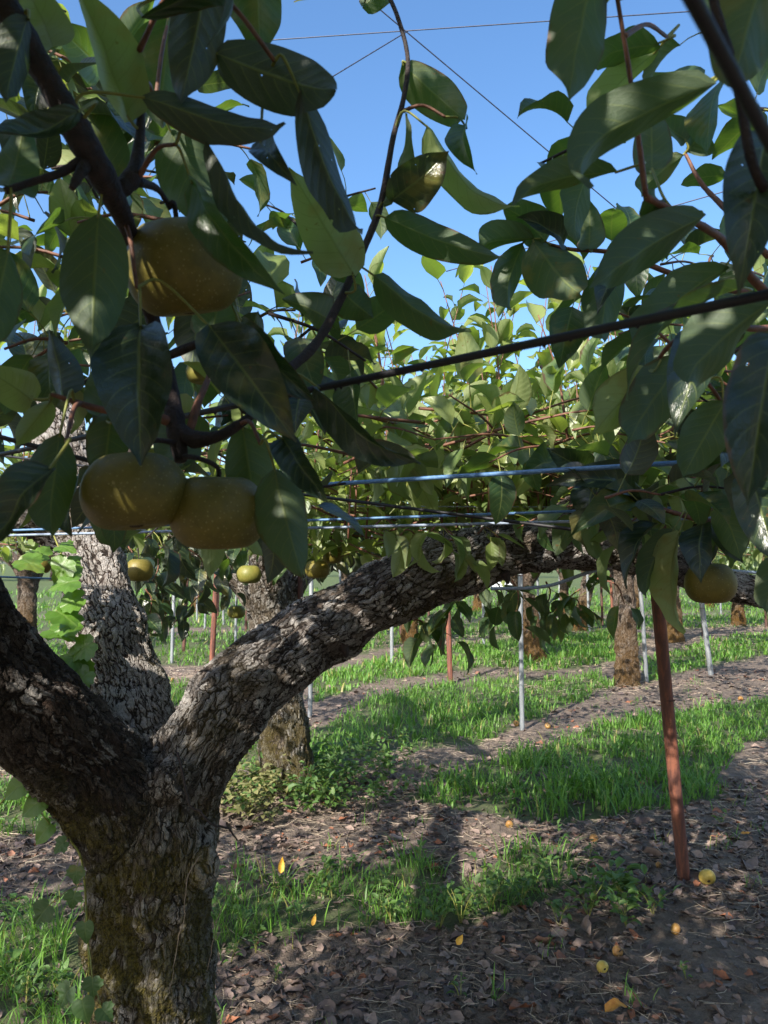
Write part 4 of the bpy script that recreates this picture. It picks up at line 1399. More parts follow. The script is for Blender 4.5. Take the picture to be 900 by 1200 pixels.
for (px, py, m) in FARP:
    lab = {'zinc': 'distant galvanised post holding up the trellis', 'rust': 'distant rust brown post holding up the trellis', 'dark_rust': 'distant dark rusty post holding up the trellis'}[m]
    post(px, py, 0.03 if m != 'zinc' else 0.026, m, lab, 'distant ' + {'zinc': 'galvanised', 'rust': 'rust brown', 'dark_rust': 'dark rusty'}[m] + ' posts', lean=(random.uniform(-0.06, 0.06), 0))

# ------------------------------------------------------------------ the other pear trees


def orchard_tree(px, py, r, label, mat='bark_far', lean=(0, 0), group=None, moss=0.9, voxel=0.03, limbs=4, zones=None, limit=300, L=0.11, kind='mid', knee=1.05, xy=None, own=True, leaf_keep=None):
    x, y = xy if xy else gnd(px, py)
    root = tree_root('pear_tree', x, y, label, group)
    z0 = root.location.z
    top = np.array([x + lean[0], y + lean[1], knee])
    ch = [([(x, y, z0 - 0.08), (x + lean[0] * 0.1, y, z0 + 0.12), (x + lean[0] * 0.5, y + lean[1] * 0.5, knee * 0.55), top], [r * 1.45, r * 1.1, r * 0.95, r])]
    for k in range(limbs):
        a = k * 6.283 / limbs + random.uniform(-0.4, 0.4) + 0.5
        dr = np.array([math.cos(a), math.sin(a), 0])
        ln = random.uniform(1.2, 1.9)
        ch.append(([top - np.array([0, 0, 0.12]), top + dr * 0.3 + np.array([0, 0, 0.22]), top + dr * 0.9 + np.array([0, 0, 0.48]), top + dr * ln + np.array([0, 0, 0.56])], [r * 0.8, r * 0.7, r * 0.5, r * 0.28]))

    def mf(co, nr):
        return np.clip(moss * np.clip(1.25 - (co[:, 2] - z0) / 0.9, 0.15, 1) + 0.2 * (noise(co * 5) - 0.5), 0, 1)
    blended_wood('trunk', ch, [], M[mat], root, voxel, mf, sub=1 if voxel < 0.025 else 0, lump_amp=0.03)
    cr = Crown(root)
    for zz in (zones or []):
        zone(cr, *zz['box'], zz['up'], zz['lat'], L=zz.get('L', L), kind=zz.get('kind', kind), lat_hang=zz.get('hang', 0.25), up=zz.get('uph', (0.3, 0.8)), z=zz.get('z', 1.68), zj=zz.get('zj', 0.08), px_gap=zz.get('gap', 0.045), keep=zz.get('keep'))
    if cr.leaves:
        cr.build(limit=limit if own else 0, leaf_keep=leaf_keep)
    return root


orchard_tree(338, 922, 0.165, 'mossy old pear trunk split by a pale stripe, dark pipe standing against it', 'bark_second', (-0.15, 0.05), moss=0.9, voxel=0.024, knee=1.3,
             zones=[dict(box=(-3.8, 0.2, 4.3, 6.8), up=54, lat=70), dict(box=(0.2, 3.4, 4.4, 6.8), up=50, lat=60)], kind='mix_lo', leaf_keep=lit_leaf)
orchard_tree(735, 802, 0.135, 'dark straight pear trunk wrapped in ivy with orange moss at its foot', 'bark_far', (0.0, 0.05), moss=0.75, voxel=0.03, knee=1.45,
             zones=[dict(box=(0.5, 6.5, 7.2, 11.5), up=45, lat=130, L=0.125, hang=0.45)], limit=150, kind='lo')
orchard_tree(627, 773, 0.165, 'orange mossed pear trunk leaning among straw beyond the slender post', 'bark_far', (-0.18, 0.0), moss=1.0, voxel=0.03, knee=1.25,
             zones=[dict(box=(-2.5, 4.5, 11.6, 15), up=30, lat=110, L=0.15, hang=0.5)], limit=80, kind='lo')
FART = [(791, 754, 0.15, 'pear trunk glowing orange behind the rust red post', (-0.05, 0)), (865, 734, 0.14, 'pear trunk in a ring of straw beyond the limb end', (0.02, 0)), (678, 739, 0.15, 'far leaning pear trunk between two thin posts', (0.3, 0)),
        (662, 733, 0.12, None, (0, 0)), (480, 752, 0.15, None, (0.05, 0)), (405, 728, 0.16, None, (0, 0)), (560, 716, 0.16, None, (0.1, 0)), (745, 716, 0.16, None, (0, 0)), (30, 765, 0.16, None, (0, 0)),
        (940, 742, 0.15, None, (0, 0)), (230, 718, 0.16, None, (0, 0)), (310, 740, 0.15, None, (0, 0)), (830, 712, 0.16, None, (0, 0))]
for (px, py, r, lab, ln) in FART:
    x, y = gnd(px, py)
    w_ = 2.6 + y * 0.04
    orchard_tree(px, py, r, lab or 'far pear trunk standing in the grass under the trellis', 'bark_far', ln, None if lab else 'far pear trees', 1.0, 0.035, 3,
                 zones=[dict(box=(x - w_, x + w_, y - 2.0, y + 2.0), up=10, lat=46, L=0.19, hang=0.5, kind='lo', zj=0.12)], limit=0, knee=1.3)

# the neighbours that roof the place where the photographer stands (outside the frame; they shade the foreground)


def out_of_view(b, t):
    for q in (b, (b + t) / 2, t, t + np.array([0, 0, -0.12])):
        px, py, f = proj(q)
        if f > 0.0 and -90 < px < 990 and -110 < py < 1300:
            return False
    return True


def roof_leaf(m):
    """no leaf of the roof inside the view, and openings where the sun comes through to the spots it lights"""
    P = np.array([np.array(m @ Vector(q)) for q in ((0, 0.1, 0), (0, 0.8, 0), (0, 1.35, 0), (0.3, 0.8, 0), (-0.3, 0.8, 0))])
    px, py, f = proj(P)
    if ((f > -0.02) & (px > -60) & (px < 960) & (py > -60) & (py < 1260)).any() or (f[1] > -0.15 and np.linalg.norm(P[1] - [0, 0, CAM_Z]) < 0.4):
        return False
    v = P[1] - LITA[:, :3]
    k = v @ SD
    d = np.linalg.norm(v - k[:, None] * SD, axis=1)
    return not ((k > 0.05) & (d < LITA[:, 3])).any()


orchard_tree(0, 0, 0.15, 'pear tree roofing the open spot with its leaves', 'bark_far', (0.1, 0), moss=0.6, voxel=0.035, limbs=5, xy=(-1.9, -2.6), own=False, leaf_keep=roof_leaf, kind='lo',
             zones=[dict(box=(-3.8, -0.2, -3.6, 0.9), up=40, lat=230, keep=out_of_view, L=0.11, uph=(0.2, 0.6)), dict(box=(-1.7, 0.5, -1.4, 0.6), up=10, lat=200, keep=out_of_view, L=0.12, z=2.1, zj=0.12), dict(box=(-2.3, 0.7, 0.0, 0.75), up=0, lat=80, keep=out_of_view, L=0.115, z=2.55, zj=0.12), dict(box=(-3.6, -0.6, 0.6, 2.4), up=20, lat=110, keep=out_of_view, L=0.105, uph=(0.2, 0.5))])  # the higher leaf layers are added out of view to shade foreground and ground
orchard_tree(0, 0, 0.15, 'pear tree spreading over the path behind the open spot', 'bark_far', (0.1, 0), moss=0.6, voxel=0.035, limbs=5, xy=(1.7, -2.2), own=False, leaf_keep=roof_leaf, kind='lo',
             zones=[dict(box=(-0.2, 3.2, -3.2, 0.8), up=30, lat=210, keep=out_of_view, L=0.105, uph=(0.2, 0.6)), dict(box=(0.9, 3.6, 0.5, 2.4), up=12, lat=50, keep=out_of_view, L=0.105, uph=(0.2, 0.5))])

# ------------------------------------------------------------------ vine on the left-hand limbs


def vine_leaf_mesh(lobed=True, seed=0):
    """a three-lobed toothed leaf, unit length, stalk notch at the origin, tip along +Y"""
    g = np.random.default_rng(seed)
    out = [(0, 0.06), (0.16, -0.06), (0.36, -0.02), (0.42, 0.12), (0.56, 0.20), (0.50, 0.32), (0.55, 0.44), (0.36, 0.50), (0.30, 0.62), (0.20, 0.66), (0.16, 0.82), (0.05, 0.90), (0, 1.02)]
    if not lobed:
        out = [(0, 0.04), (0.2, -0.08), (0.40, 0.02), (0.47, 0.2), (0.45, 0.42), (0.36, 0.6), (0.22, 0.8), (0.08, 0.95), (0, 1.05)]
    r = np.array(out)
    full = np.vstack([r, np.stack([-r[::-1][1:-1, 0], r[::-1][1:-1, 1]], -1)])
    full = full + g.normal(0, 0.012, full.shape)
    c = np.array([0, 0.32])
    n = len(full)
    rings = [0.0, 0.45, 0.8, 1.0]
    V = [np.array([[0, 0.32, 0]])]
    uv = [np.array([[0.5, 0.32]])]
    for k in rings[1:]:
        p = c + (full - c) * k
        z = 0.10 * np.abs(p[:, 0]) - 0.35 * (p[:, 1] - 0.2) ** 2 + 0.03 * np.sin(np.arange(n) * 1.7 + seed) * k
        V.append(np.column_stack([p, z]))
        uv.append(np.column_stack([0.5 + p[:, 0] * 0.9, p[:, 1]]))
    V, uv = np.vstack(V), np.vstack(uv)
    a = np.arange(n)
    b = (a + 1) % n
    tri = np.stack([np.zeros(n, int), 1 + b, 1 + a], -1)[:, ::-1]
    Q = np.vstack([np.stack([1 + k * n + a, 1 + k * n + b, 1 + (k + 1) * n + b, 1 + (k + 1) * n + a], -1)[:, ::-1] for k in range(2)])
    return mk_mesh('leaf', V, [Q, tri], M['vine_leaf'], uv=uv)


VL = [vine_leaf_mesh(True, i) for i in range(4)] + [vine_leaf_mesh(False, 9)]
for i_, (lb, sd_) in enumerate([(False, 21), (True, 22), (True, 23), (False, 24)]):
    VL.append(vine_leaf_mesh(lb, sd_))
    VL[-1].materials[0] = M['vine_dull' if i_ < 3 else 'vine_leaf']


def vine(root_px, stem, leaves, label, mesh_ids, r=0.0022, k=1.0):
    P0 = at(*root_px)
    root = bpy.data.objects.new('climbing_vine', None)
    C.objects.link(root)
    root.location = tuple(P0)
    tag(root, label, 'vine')
    P = spline([at(*s) for s in stem], 40)
    st = part('stem', tube(P, r, 6), M['petiole'], root)
    for i, (px, py, d, sz, ang, tilt) in enumerate(leaves):
        b = at(px, py, d)
        yv = np.array([math.cos(R(ang)), -0.25, math.sin(R(ang))])
        up = np.array([0.15 * random.uniform(-1, 1), -math.cos(R(tilt)), math.sin(R(tilt))])
        L = k * sz * d / F_PX
        o = bpy.data.objects.new('leaf', VL[mesh_ids[i % len(mesh_ids)]])
        C.objects.link(o)
        o.parent = root
        o.matrix_local = Matrix.Translation(-Vector(P0)) @ leaf_matrix(b, yv, up, L)
        i0 = np.linalg.norm(P - b, axis=1).argmin()
        q = spline([P[i0], (P[i0] + b) / 2 + np.array([0, 0, 0.008]), b + unit(yv) * 0.06 * L], 7)
        part('leaf_stalk', tube(q, 0.0011, 5), M['petiole'], root)
    return root


vine((100, 820, 1.80), [(100, 830, 1.80), (98, 790, 1.82), (92, 740, 1.84), (86, 690, 1.88), (72, 650, 1.92), (62, 625, 1.98)],
     [(68, 640, 1.86, 26, -10, 55), (58, 652, 1.86, 28, 160, 55), (74, 658, 1.86, 30, -20, 55), (80, 655, 1.84, 34, -120, 30), (94, 680, 1.82, 38, 190, 50), (98, 700, 1.82, 40, 200, 50), (96, 730, 1.8, 40, 195, 55),
      (110, 752, 1.78, 36, 215, 45), (64, 715, 1.8, 42, -25, 65), (56, 738, 1.8, 40, -10, 70), (78, 765, 1.78, 38, -30, 40), (92, 770, 1.78, 36, -90, 30), (106, 785, 1.76, 34, 230, 40), (24, 655, 1.8, 36, -20, 60), (84, 790, 1.78, 32, -60, 40),
      (72, 780, 1.8, 32, 200, 50)],
     'bright green lobed vine climbing the pale limb in sunlight', [0, 1, 2, 3], 0.002)
vine((96, 1230, 1.72), [(94, 1240, 1.70), (104, 1160, 1.69), (102, 1080, 1.68), (96, 1010, 1.67), (83, 985, 1.67)],
     [(90, 1015, 1.62, 36, -90, 25), (78, 985, 1.64, 34, -140, 35), (100, 1080, 1.60, 38, -85, 20), (88, 1045, 1.63, 34, -100, 30), (108, 1145, 1.58, 38, -80, 25), (83, 1155, 1.6, 44, -120, 40), (96, 1170, 1.58, 44, -70, 30),
      (118, 1180, 1.58, 36, -40, 40), (58, 1060, 1.6, 46, -130, 30)],
     'dull green vine with heart shaped leaves at the mossy foot of the trunk', [6, 7, 5, 7], 0.0022, 0.6)
vine((-20, 960, 1.7), [(-30, 980, 1.7), (10, 930, 1.7), (35, 900, 1.72), (50, 880, 1.74)],
     [(8, 885, 1.66, 26, 20, 40), (32, 915, 1.66, 34, 215, 30), (52, 935, 1.66, 34, 215, 30), (60, 965, 1.68, 30, 230, 30)],
     'small vine with narrow bright leaves below the darkest limb', [8, 8], 0.0018, 0.9)

# dry tendrils dangling at the fork
for (pts, rr, mat, lab) in [([(268, 985, 1.70), (276, 1000, 1.69), (268, 1040, 1.68), (252, 1090, 1.67), (245, 1135, 1.67)], 0.0012, 'straw', 'pale dry tendril dangling free beside the trunk'),
                            ([(232, 1005, 1.62), (220, 1030, 1.61), (215, 1075, 1.61), (207, 1110, 1.61), (199, 1165, 1.61)], 0.0013, 'straw', 'long pale dry stem lying down the trunk'),
                            ([(210, 880, 1.66), (214, 905, 1.64), (222, 940, 1.63), (248, 965, 1.64), (262, 968, 1.66), (278, 985, 1.68)], 0.0030, 'dark_twig', 'dark dead twig crossing the fork and hooking out beside it')]:
    P = spline([at(*p) for p in pts], 30)
    P = P + (noise(P * 60)[:, None] - 0.5) * 0.008
    V, Q, t, b = tube(P, np.linspace(rr, rr * 0.6, 30), 6)
    tag(link('dry_tendril', mk_mesh('dry_tendril', V - P[0], [Q, t], M[mat]), None, P[0]), lab, 'tendril')

# ------------------------------------------------------------------ grass, weeds, litter


def blades(pts, h, wd, lean):
    """pts (n,2): curved tapering blades, 7 vertices each"""
    n = len(pts)
    a = rng.random(n) * 2 * np.pi
    dirs = np.stack([np.cos(a), np.sin(a)], -1)
    sd = np.stack([-dirs[:, 1], dirs[:, 0]], -1)
    z0 = gz(pts[:, 0], pts[:, 1]) - 0.01
    H = h * rng.uniform(0.35, 1.35, n)
    ln = lean * rng.uniform(0.2, 1.3, n) * H
    V = np.zeros((n, 7, 3))
    for k, (f, g, wf) in enumerate([(0, 0, 1), (0.42, 0.18, 0.9), (0.80, 0.55, 0.6)]):
        c = pts + dirs * (ln * g)[:, None]
        for s, sg in enumerate((-1, 1)):
            V[:, k * 2 + s, :2] = c + sd * (sg * wd * (wf * 0.5))
            V[:, k * 2 + s, 2] = z0 + H * f
    V[:, 6, :2] = pts + dirs * ln[:, None]
    V[:, 6, 2] = z0 + H * (1 - 0.25 * lean * rng.random(n))
    Q = np.array([[0, 1, 3, 2], [2, 3, 5, 4]])
    T = np.array([[4, 5, 6]])
    o = (np.arange(n) * 7)[:, None, None]
    return V.reshape(-1, 3), (Q[None] + o).reshape(-1, 4), (T[None] + o).reshape(-1, 3), np.repeat(rng.random(n), 7)


def sample_poly(poly, n):
    p = np.array(poly)
    lo, hi = p.min(0), p.max(0)
    q = lo + (hi - lo) * rng.random((int(n), 2))
    return q


def build_grass():
    Vs, Qs, Ts, Rs, o = [], [], [], [], 0
    for poly, den, h in STRIPS:
        p = np.array(poly)
        lo, hi = p.min(0), p.max(0)
        area = float(np.prod(hi - lo))
        n = min(int(area * den), 70000)
        q = sample_poly(poly, n)
        jit = 0.35 * (fbm(np.column_stack([q * 2.2, np.zeros(len(q))]), 3) - 0.5)[:, None] * np.array([1.5, 1.2])
        m = in_poly((q + jit)[:, 0], (q + jit)[:, 1], poly)
        clump = fbm(np.column_stack([q * 5.0, np.zeros(len(q))]), 2)
        m &= clump > rng.uniform(0.24, 0.66, len(q))
        q = q[m]
        px, py, f = proj(np.column_stack([q, np.zeros(len(q))]))
        q = q[(px > -60) & (px < 960) & (f > 0.5)]
        dist = np.median(np.linalg.norm(q, axis=1)) if len(q) else 1
        hm = h * (0.15 + 1.1 * fbm(np.column_stack([q * 1.7, np.ones(len(q))]), 2))
        V, Q, T, r = blades(q, hm, (0.0055 if dist < 4 else 0.0011 * dist + 0.002) * rng.uniform(0.6, 1.5, (len(q), 1)), 1.0)
        Vs.append(V); Qs.append(Q + o); Ts.append(T + o); Rs.append(r)
        o += len(V)
    # stray tufts on the soil
    c = np.column_stack([rng.uniform(-2.5, 4, 260), rng.uniform(1.9, 11, 260)])
    q = np.repeat(c, 9, 0) + rng.normal(0, 0.03, (len(c) * 9, 2))
    V, Q, T, r = blades(q, 0.08, 0.005, 0.9)
    Vs.append(V); Qs.append(Q + o); Ts.append(T + o); Rs.append(r)
    me = mk_mesh('grass', np.vstack(Vs), [np.vstack(Qs), np.vstack(Ts)], M['grass'], attrs={'rnd': np.concatenate(Rs)})
    tag(link('grass', me), 'green grass growing in strips between bare soil', 'grass', kind='stuff')


build_grass()


def dead_leaf(seed):
    g = np.random.default_rng(seed)
    nv = 5
    t = np.linspace(0, 1, nv)
    cu = g.uniform(-1.0, 1.6)
    P = np.stack([0.15 * np.sin(t * 3 + seed), t, 0.12 + cu * 0.25 * (t - 0.5) ** 2 + 0.05 * g.random(nv)], -1)
    Nn = np.tile([g.uniform(-0.3, 0.3), 0, 1.0], (nv, 1))
    V, Q, uv = blade_grid(P, Nn, g.uniform(0.5, 0.75), 3, g.uniform(-0.6, 1.0), 0.14, seed)
    V = V + g.normal(0, 0.035, V.shape)
    return V, Q, uv


class DL:
    pass


DV = []
for i in range(10):
    d = DL()
    d.V, d.Q, d.uv = dead_leaf(i)
    d.mi = np.zeros(len(d.Q), int)
    d.mats = [M['dead_leaf']]
    d.me = mk_mesh('fallen_leaf', d.V, d.Q, d.mats, uv=d.uv)
    DV.append(d)


def soil_spots(n, x0, x1, y0, y1, p_dense):
    q = np.column_stack([rng.uniform(x0, x1, n), rng.uniform(y0, y1, n)])
    m = np.ones(n, bool)
    for poly, den, h in STRIPS:
        m &= ~(in_poly(q[:, 0], q[:, 1], poly) & (rng.random(n) < 0.85))
    m &= fbm(np.column_stack([q * 1.6, np.full(n, 3.0)]), 2) > rng.uniform(0.0, p_dense, n)
    return q[m]


own, rest = [], []
for q in np.vstack([soil_spots(20000, -2.2, 3.2, 1.9, 5.5, 0.6), soil_spots(6000, -4, 6, 5.5, 11, 0.66)]):
    z = float(gz(q[0], q[1]))
    a = random.random() * 6.28
    up = unit(np.array([random.gauss(0, 0.55), random.gauss(0, 0.55), 1]))
    m = leaf_matrix((q[0], q[1], z - 0.002), (math.cos(a), math.sin(a), random.uniform(-0.1, 0.2)), up, (0.018 + 0.05 * random.random() ** 2) * (1.25 if q[1] > 5 else 1))
    px, py, f = proj(np.array([q[0], q[1], z]))
    if -30 < px < 930 and py < 1230:
        (own if f < 4.6 and len(own) < 290 and random.random() < 0.06 else rest).append((random.choice(DV), m))
for v, m in own:
    m = m @ Matrix.Scale(random.uniform(1.0, 2.0), 4)
    o = bpy.data.objects.new('fallen_leaf', v.me)
    C.objects.link(o)
    o.parent = GROUND
    o.matrix_local = m
tag(bake('leaf_litter', rest, None), 'dark dry leaves scattered thickly over the bare soil', 'leaf litter', kind='stuff')


def build_straw():
    q = np.vstack([soil_spots(20000, -3, 4.5, 1.9, 7, 0.66), soil_spots(5000, -6, 9, 6, 16, 0.8)])
    for (px, py, rr) in [(735, 808, 0.7), (627, 776, 0.8), (865, 736, 1.2), (791, 756, 1.0), (678, 741, 1.2), (338, 925, 0.45), (250, 790, 0.9), (195, 795, 0.9), (430, 755, 1.4), (620, 745, 1.2), (560, 757, 1.2)]:
        x, y = gnd(px, py)
        q = np.vstack([q, rng.normal(0, 1, (420, 2)) * rr * np.array([1.0, 0.6]) + [x, y]])
    n = len(q)
    dist = np.linalg.norm(q, axis=1)
    a = rng.random(n) * 6.28
    L = (0.02 + 0.12 * rng.random(n) ** 2.2) * (1 + dist * 0.04)
    wd = (0.0009 + dist * 0.00042) * rng.uniform(0.6, 1.4, n)
    z = gz(q[:, 0], q[:, 1]) + 0.004 + rng.random(n) * 0.018
    d = np.stack([np.cos(a), np.sin(a), rng.normal(0, 0.14, n)], -1)
    s = np.stack([-np.sin(a), np.cos(a), np.zeros(n)], -1)
    bend = rng.normal(0, 0.12, n)[:, None] * s
    c0 = np.column_stack([q, z])
    V = np.zeros((n, 9, 3))
    for k, f in enumerate((-0.5, 0.0, 0.5)):
        c = c0 + d * (L * f)[:, None] + bend * (L * (0.25 - f * f))[:, None] * 4
        c[:, 2] = np.maximum(c[:, 2], gz(c[:, 0], c[:, 1]) + 0.002)
        V[:, k * 3] = c - s * (wd * 0.5)[:, None]
        V[:, k * 3 + 1] = c + np.array([0, 0, 1.0]) * (wd * 0.6)[:, None]
        V[:, k * 3 + 2] = c + s * (wd * 0.5)[:, None]
    Q = np.array([[0, 1, 4, 3], [1, 2, 5, 4], [3, 4, 7, 6], [4, 5, 8, 7]])
    Q = (Q[None] + (np.arange(n) * 9)[:, None, None]).reshape(-1, 4)
    me = mk_mesh('straw', V.reshape(-1, 3), Q, M['straw'], attrs={'rnd': np.repeat(rng.random(n), 9)})
    tag(link('straw', me), 'pale dry straw strewn over the soil and round the trunks', 'straw', kind='stuff')


build_straw()

# clods of soil
def build_clods():
    q = np.vstack([soil_spots(9000, -2.4, 3.4, 1.9, 5.5, 0.7), soil_spots(2500, -4, 6, 5.5, 10, 0.7)])
    n = len(q)
    oc = np.array([[1, 0, 0], [0, 1, 0], [-1, 0, 0], [0, -1, 0], [0, 0, 1], [0, 0, -1], [.6, .6, .5], [-.6, .6, .5], [-.6, -.6, .5], [.6, -.6, .5]], float)
    T = np.array([[4, 6, 7], [4, 7, 8], [4, 8, 9], [4, 9, 6], [6, 0, 1], [6, 1, 7], [7, 1, 2], [7, 2, 8], [8, 2, 3], [8, 3, 9], [9, 3, 0], [9, 0, 6]])
    sc = (0.004 + 0.020 * rng.random(n) ** 3)
    V = oc[None] * rng.uniform(0.6, 1.3, (n, 10, 3)) * sc[:, None, None] * np.array([1.2, 1.2, 0.8])
    V = V + np.column_stack([q, gz(q[:, 0], q[:, 1])])[:, None]
    me = mk_mesh('soil_clods', V.reshape(-1, 3), (T[None] + (np.arange(n) * 10)[:, None, None]).reshape(-1, 3), M['ground'], smooth=False, attrs={'grass': np.zeros(n * 10)})
    tag(link('soil_clods', me), 'crumbs and clods of brown soil on the bare ground', 'soil', kind='stuff')


build_clods()

# broad-leaved weeds
WV = [Variant(500 + i, 6, 3, [M['weed'], M['petiole']], 2) for i in range(6)]


def weed_leaves(x, y, h, n, L, spread=0.5):
    z = float(gz(x, y))
    out = []
    stems = []
    for s in range(max(1, n // 6)):
        a = random.random() * 6.28
        tip = np.array([x + math.cos(a) * h * spread, y + math.sin(a) * h * spread, z + h * random.uniform(0.6, 1.1)])
        P = spline([np.array([x, y, z - 0.01]), np.array([x, y, z]) * 0.5 + tip * 0.5 + np.array([0, 0, h * 0.15]), tip], 6)
        stems.append(tube(P, np.linspace(0.002, 0.001, 6), 4))
        for k in range(6):
            f = 0.25 + 0.75 * k / 5
            p = P[0] + (P[-1] - P[0]) * f
            p = P[min(int(f * 5), 5)]
            b = random.random() * 6.28
            out.append((random.choice(WV), leaf_matrix(p, (math.cos(b), math.sin(b), random.uniform(0.0, 0.7)), (random.gauss(0, .2), random.gauss(0, .2), 1), L * random.uniform(0.6, 1.2))))
    return out, stems


WEEDS = [(610, 1060, 0.12, 24), (575, 1062, 0.12, 24), (540, 1078, 0.12, 24), (515, 1085, 0.1, 18), (655, 1085, 0.11, 18), (690, 1075, 0.13, 24), (715, 1060, 0.16, 30), (740, 1068, 0.15, 24), (735, 1090, 0.13, 24), (700, 1055, 0.13, 18),
         (765, 1075, 0.12, 18), (625, 1045, 0.1, 18), (460, 1080, 0.1, 18), (430, 1095, 0.07, 12), (690, 1010, 0.08, 12), (355, 1040, 0.08, 18), (380, 1030, 0.09, 18), (410, 1022, 0.08, 18), (320, 1050, 0.08, 18), (540, 1165, 0.07, 12),
         (322, 1140, 0.05, 12), (805, 1155, 0.05, 12), (845, 970, 0.07, 12), (30, 1180, 0.1, 24), (70, 1165, 0.1, 18), (15, 1150, 0.12, 18), (270, 1120, 0.07, 12), (300, 1110, 0.06, 12)]
for (px, py, h, n) in WEEDS:
    x, y = gnd(px, py)
    o = bpy.data.objects.new('weed_plant', None)
    C.objects.link(o)
    o.location = (x, y, float(gz(x, y)))
    o.empty_display_size = 0.05
    if 640 < px < 780 and py > 1040:
        tag(o, 'leafy weed in the bare soil patch beside the rust red post', 'weed', 'weeds beside the rust red post')
    elif px < 120:
        tag(o, 'leafy weed in the shady grass beside the mossy trunk', 'weed', 'weeds in the shady grass')
    elif py > 1105 or px > 780 or py < 1015:
        tag(o, 'tiny lone weed seedling on bare soil', 'weed', 'weed seedlings on bare soil')
    else:
        tag(o, 'leafy weed at the rim of a grass tuft', 'weed', 'weeds along the grass tufts')
    lv, stx = weed_leaves(x, y, h, n, h * 0.42)
    V, Q, t, b = merge(stx)
    part('stem', (V, Q, t, b), M['petiole'], o)
    T = Matrix.Translation(-Vector(o.location))
    for v, m in lv:
        l = bpy.data.objects.new('leaf', v.mesh())
        C.objects.link(l)
        l.parent = o
        l.matrix_local = T @ m
# mass of weeds round the second trunk
WD = [Variant(520 + i, 6, 3, [M['dry_weed'], M['petiole']], 2) for i in range(5)]
items, stx = [], []
for _ in range(150):
    px, py = random.choice([(random.uniform(245, 330), random.uniform(915, 970)), (random.uniform(370, 475), random.uniform(890, 955)), (random.uniform(250, 400), random.uniform(930, 960))])
    x, y = gnd(px, py)
    lv, s = weed_leaves(x, y, random.uniform(0.1, 0.26), 12, 0.055)
    items += [(random.choice(WD), m) if px < 345 and random.random() < 0.75 else (v, m) for v, m in lv]
    stx += s
for _ in range(330):      # small broad leaves among the grass blades
    poly, den, h = random.choice(STRIPS[:8])
    q = sample_poly(poly, 1)[0]
    if in_poly(np.array([q[0]]), np.array([q[1]]), poly)[0]:
        items += weed_leaves(q[0], q[1], random.uniform(0.05, 0.13), 6, 0.045)[0]
wb = bake('weeds', items, None)
tag(wb, 'pale green weeds tangled round the mossy split trunk and through the grass', 'weeds', kind='stuff')

# ------------------------------------------------------------------ fallen fruit and leaves


def fallen(px, py, dia, mat, label, group=None, tilt=None):
    x, y = gnd(px, py + 4)
    o = bpy.data.objects.new('fallen_pear', None)
    C.objects.link(o)
    h = dia * 0.86
    o.location = (x, y, float(gz(x, y)) + dia * 0.40)
    o.rotation_euler = tilt or (R(random.uniform(50, 130)), R(random.uniform(-30, 30)), random.random() * 6.28)
    tag(o, label, 'pear', group)
    link('fruit', pear_mesh(dia, h, M[mat], 18, 24, random.randrange(999)), o)
    V, Q, t, b = tube(np.array([[0, 0, -h * 0.33], [0, 0, -h * 0.385], [0, 0, -h * 0.395]]), [dia * 0.09, dia * 0.10, dia * 0.05], 9, jitter=0.3)
    link('calyx', mk_mesh('calyx', V, [Q, t], M['calyx']), o)
    V, Q, t, b = tube(spline([[0, 0, h * 0.3], [0.002, 0, h * 0.45], [0.008, 0.002, h * 0.6]], 5), 0.0022, 6)
    link('stalk', mk_mesh('stalk', V, [Q, t], M['dark_twig']), o)


fallen(829, 1036, 0.075, 'pear_fallen', 'clean yellow fallen pear beside the foot of the rust red post', tilt=(R(-62), R(10), R(0)))
fallen(597, 968, 0.045, 'pear_rotten', 'small tan fallen pear in front of the broad grass strip')
fallen(696, 983, 0.05, 'pear_rotten', 'small yellow fallen pear on bare soil beyond the weeds')
fallen(706, 1137, 0.045, 'pear_fallen', 'small yellow fallen pear beside a dry grass stem')
fallen(724, 1121, 0.042, 'pear_rotten', 'brown rotting fallen pear behind the small yellow one')
fallen(792, 1094, 0.045, 'pear_rotten', 'small orange fallen pear beside the leafy weeds')
fallen(772, 1014, 0.03, 'pear_rotten', 'tiny tan fallen pear behind the foot of the rust red post')
for (px, py) in [(605, 848), (642, 850), (202, 796), (868, 816)]:
    fallen(px, py, 0.055, 'pear_rotten', 'far small orange fallen pear on the orchard floor', 'far fallen pears')


def loose_leaf(px, py, L, W, mat, label, ang, up, lift=0.0, cat='leaf', curl=0.2):
    x, y = gnd(px, py)
    z = float(gz(x, y)) + lift
    t = np.linspace(0, 1, 9)
    dr = unit(np.array(ang, float))
    u = unit(np.array(up, float))
    P = dr * (t * L)[:, None] + u * (curl * L * (t - 0.5) ** 2 * 2)[:, None]
    V, Q, uv = blade_grid(P, np.tile(u, (9, 1)), W, 7, 0.5, 0.08, px)
    o = link('fallen_leaf', mk_mesh('fallen_leaf', V, Q, M[mat], uv=uv), None, (x, y, z))
    tag(o, label, cat)


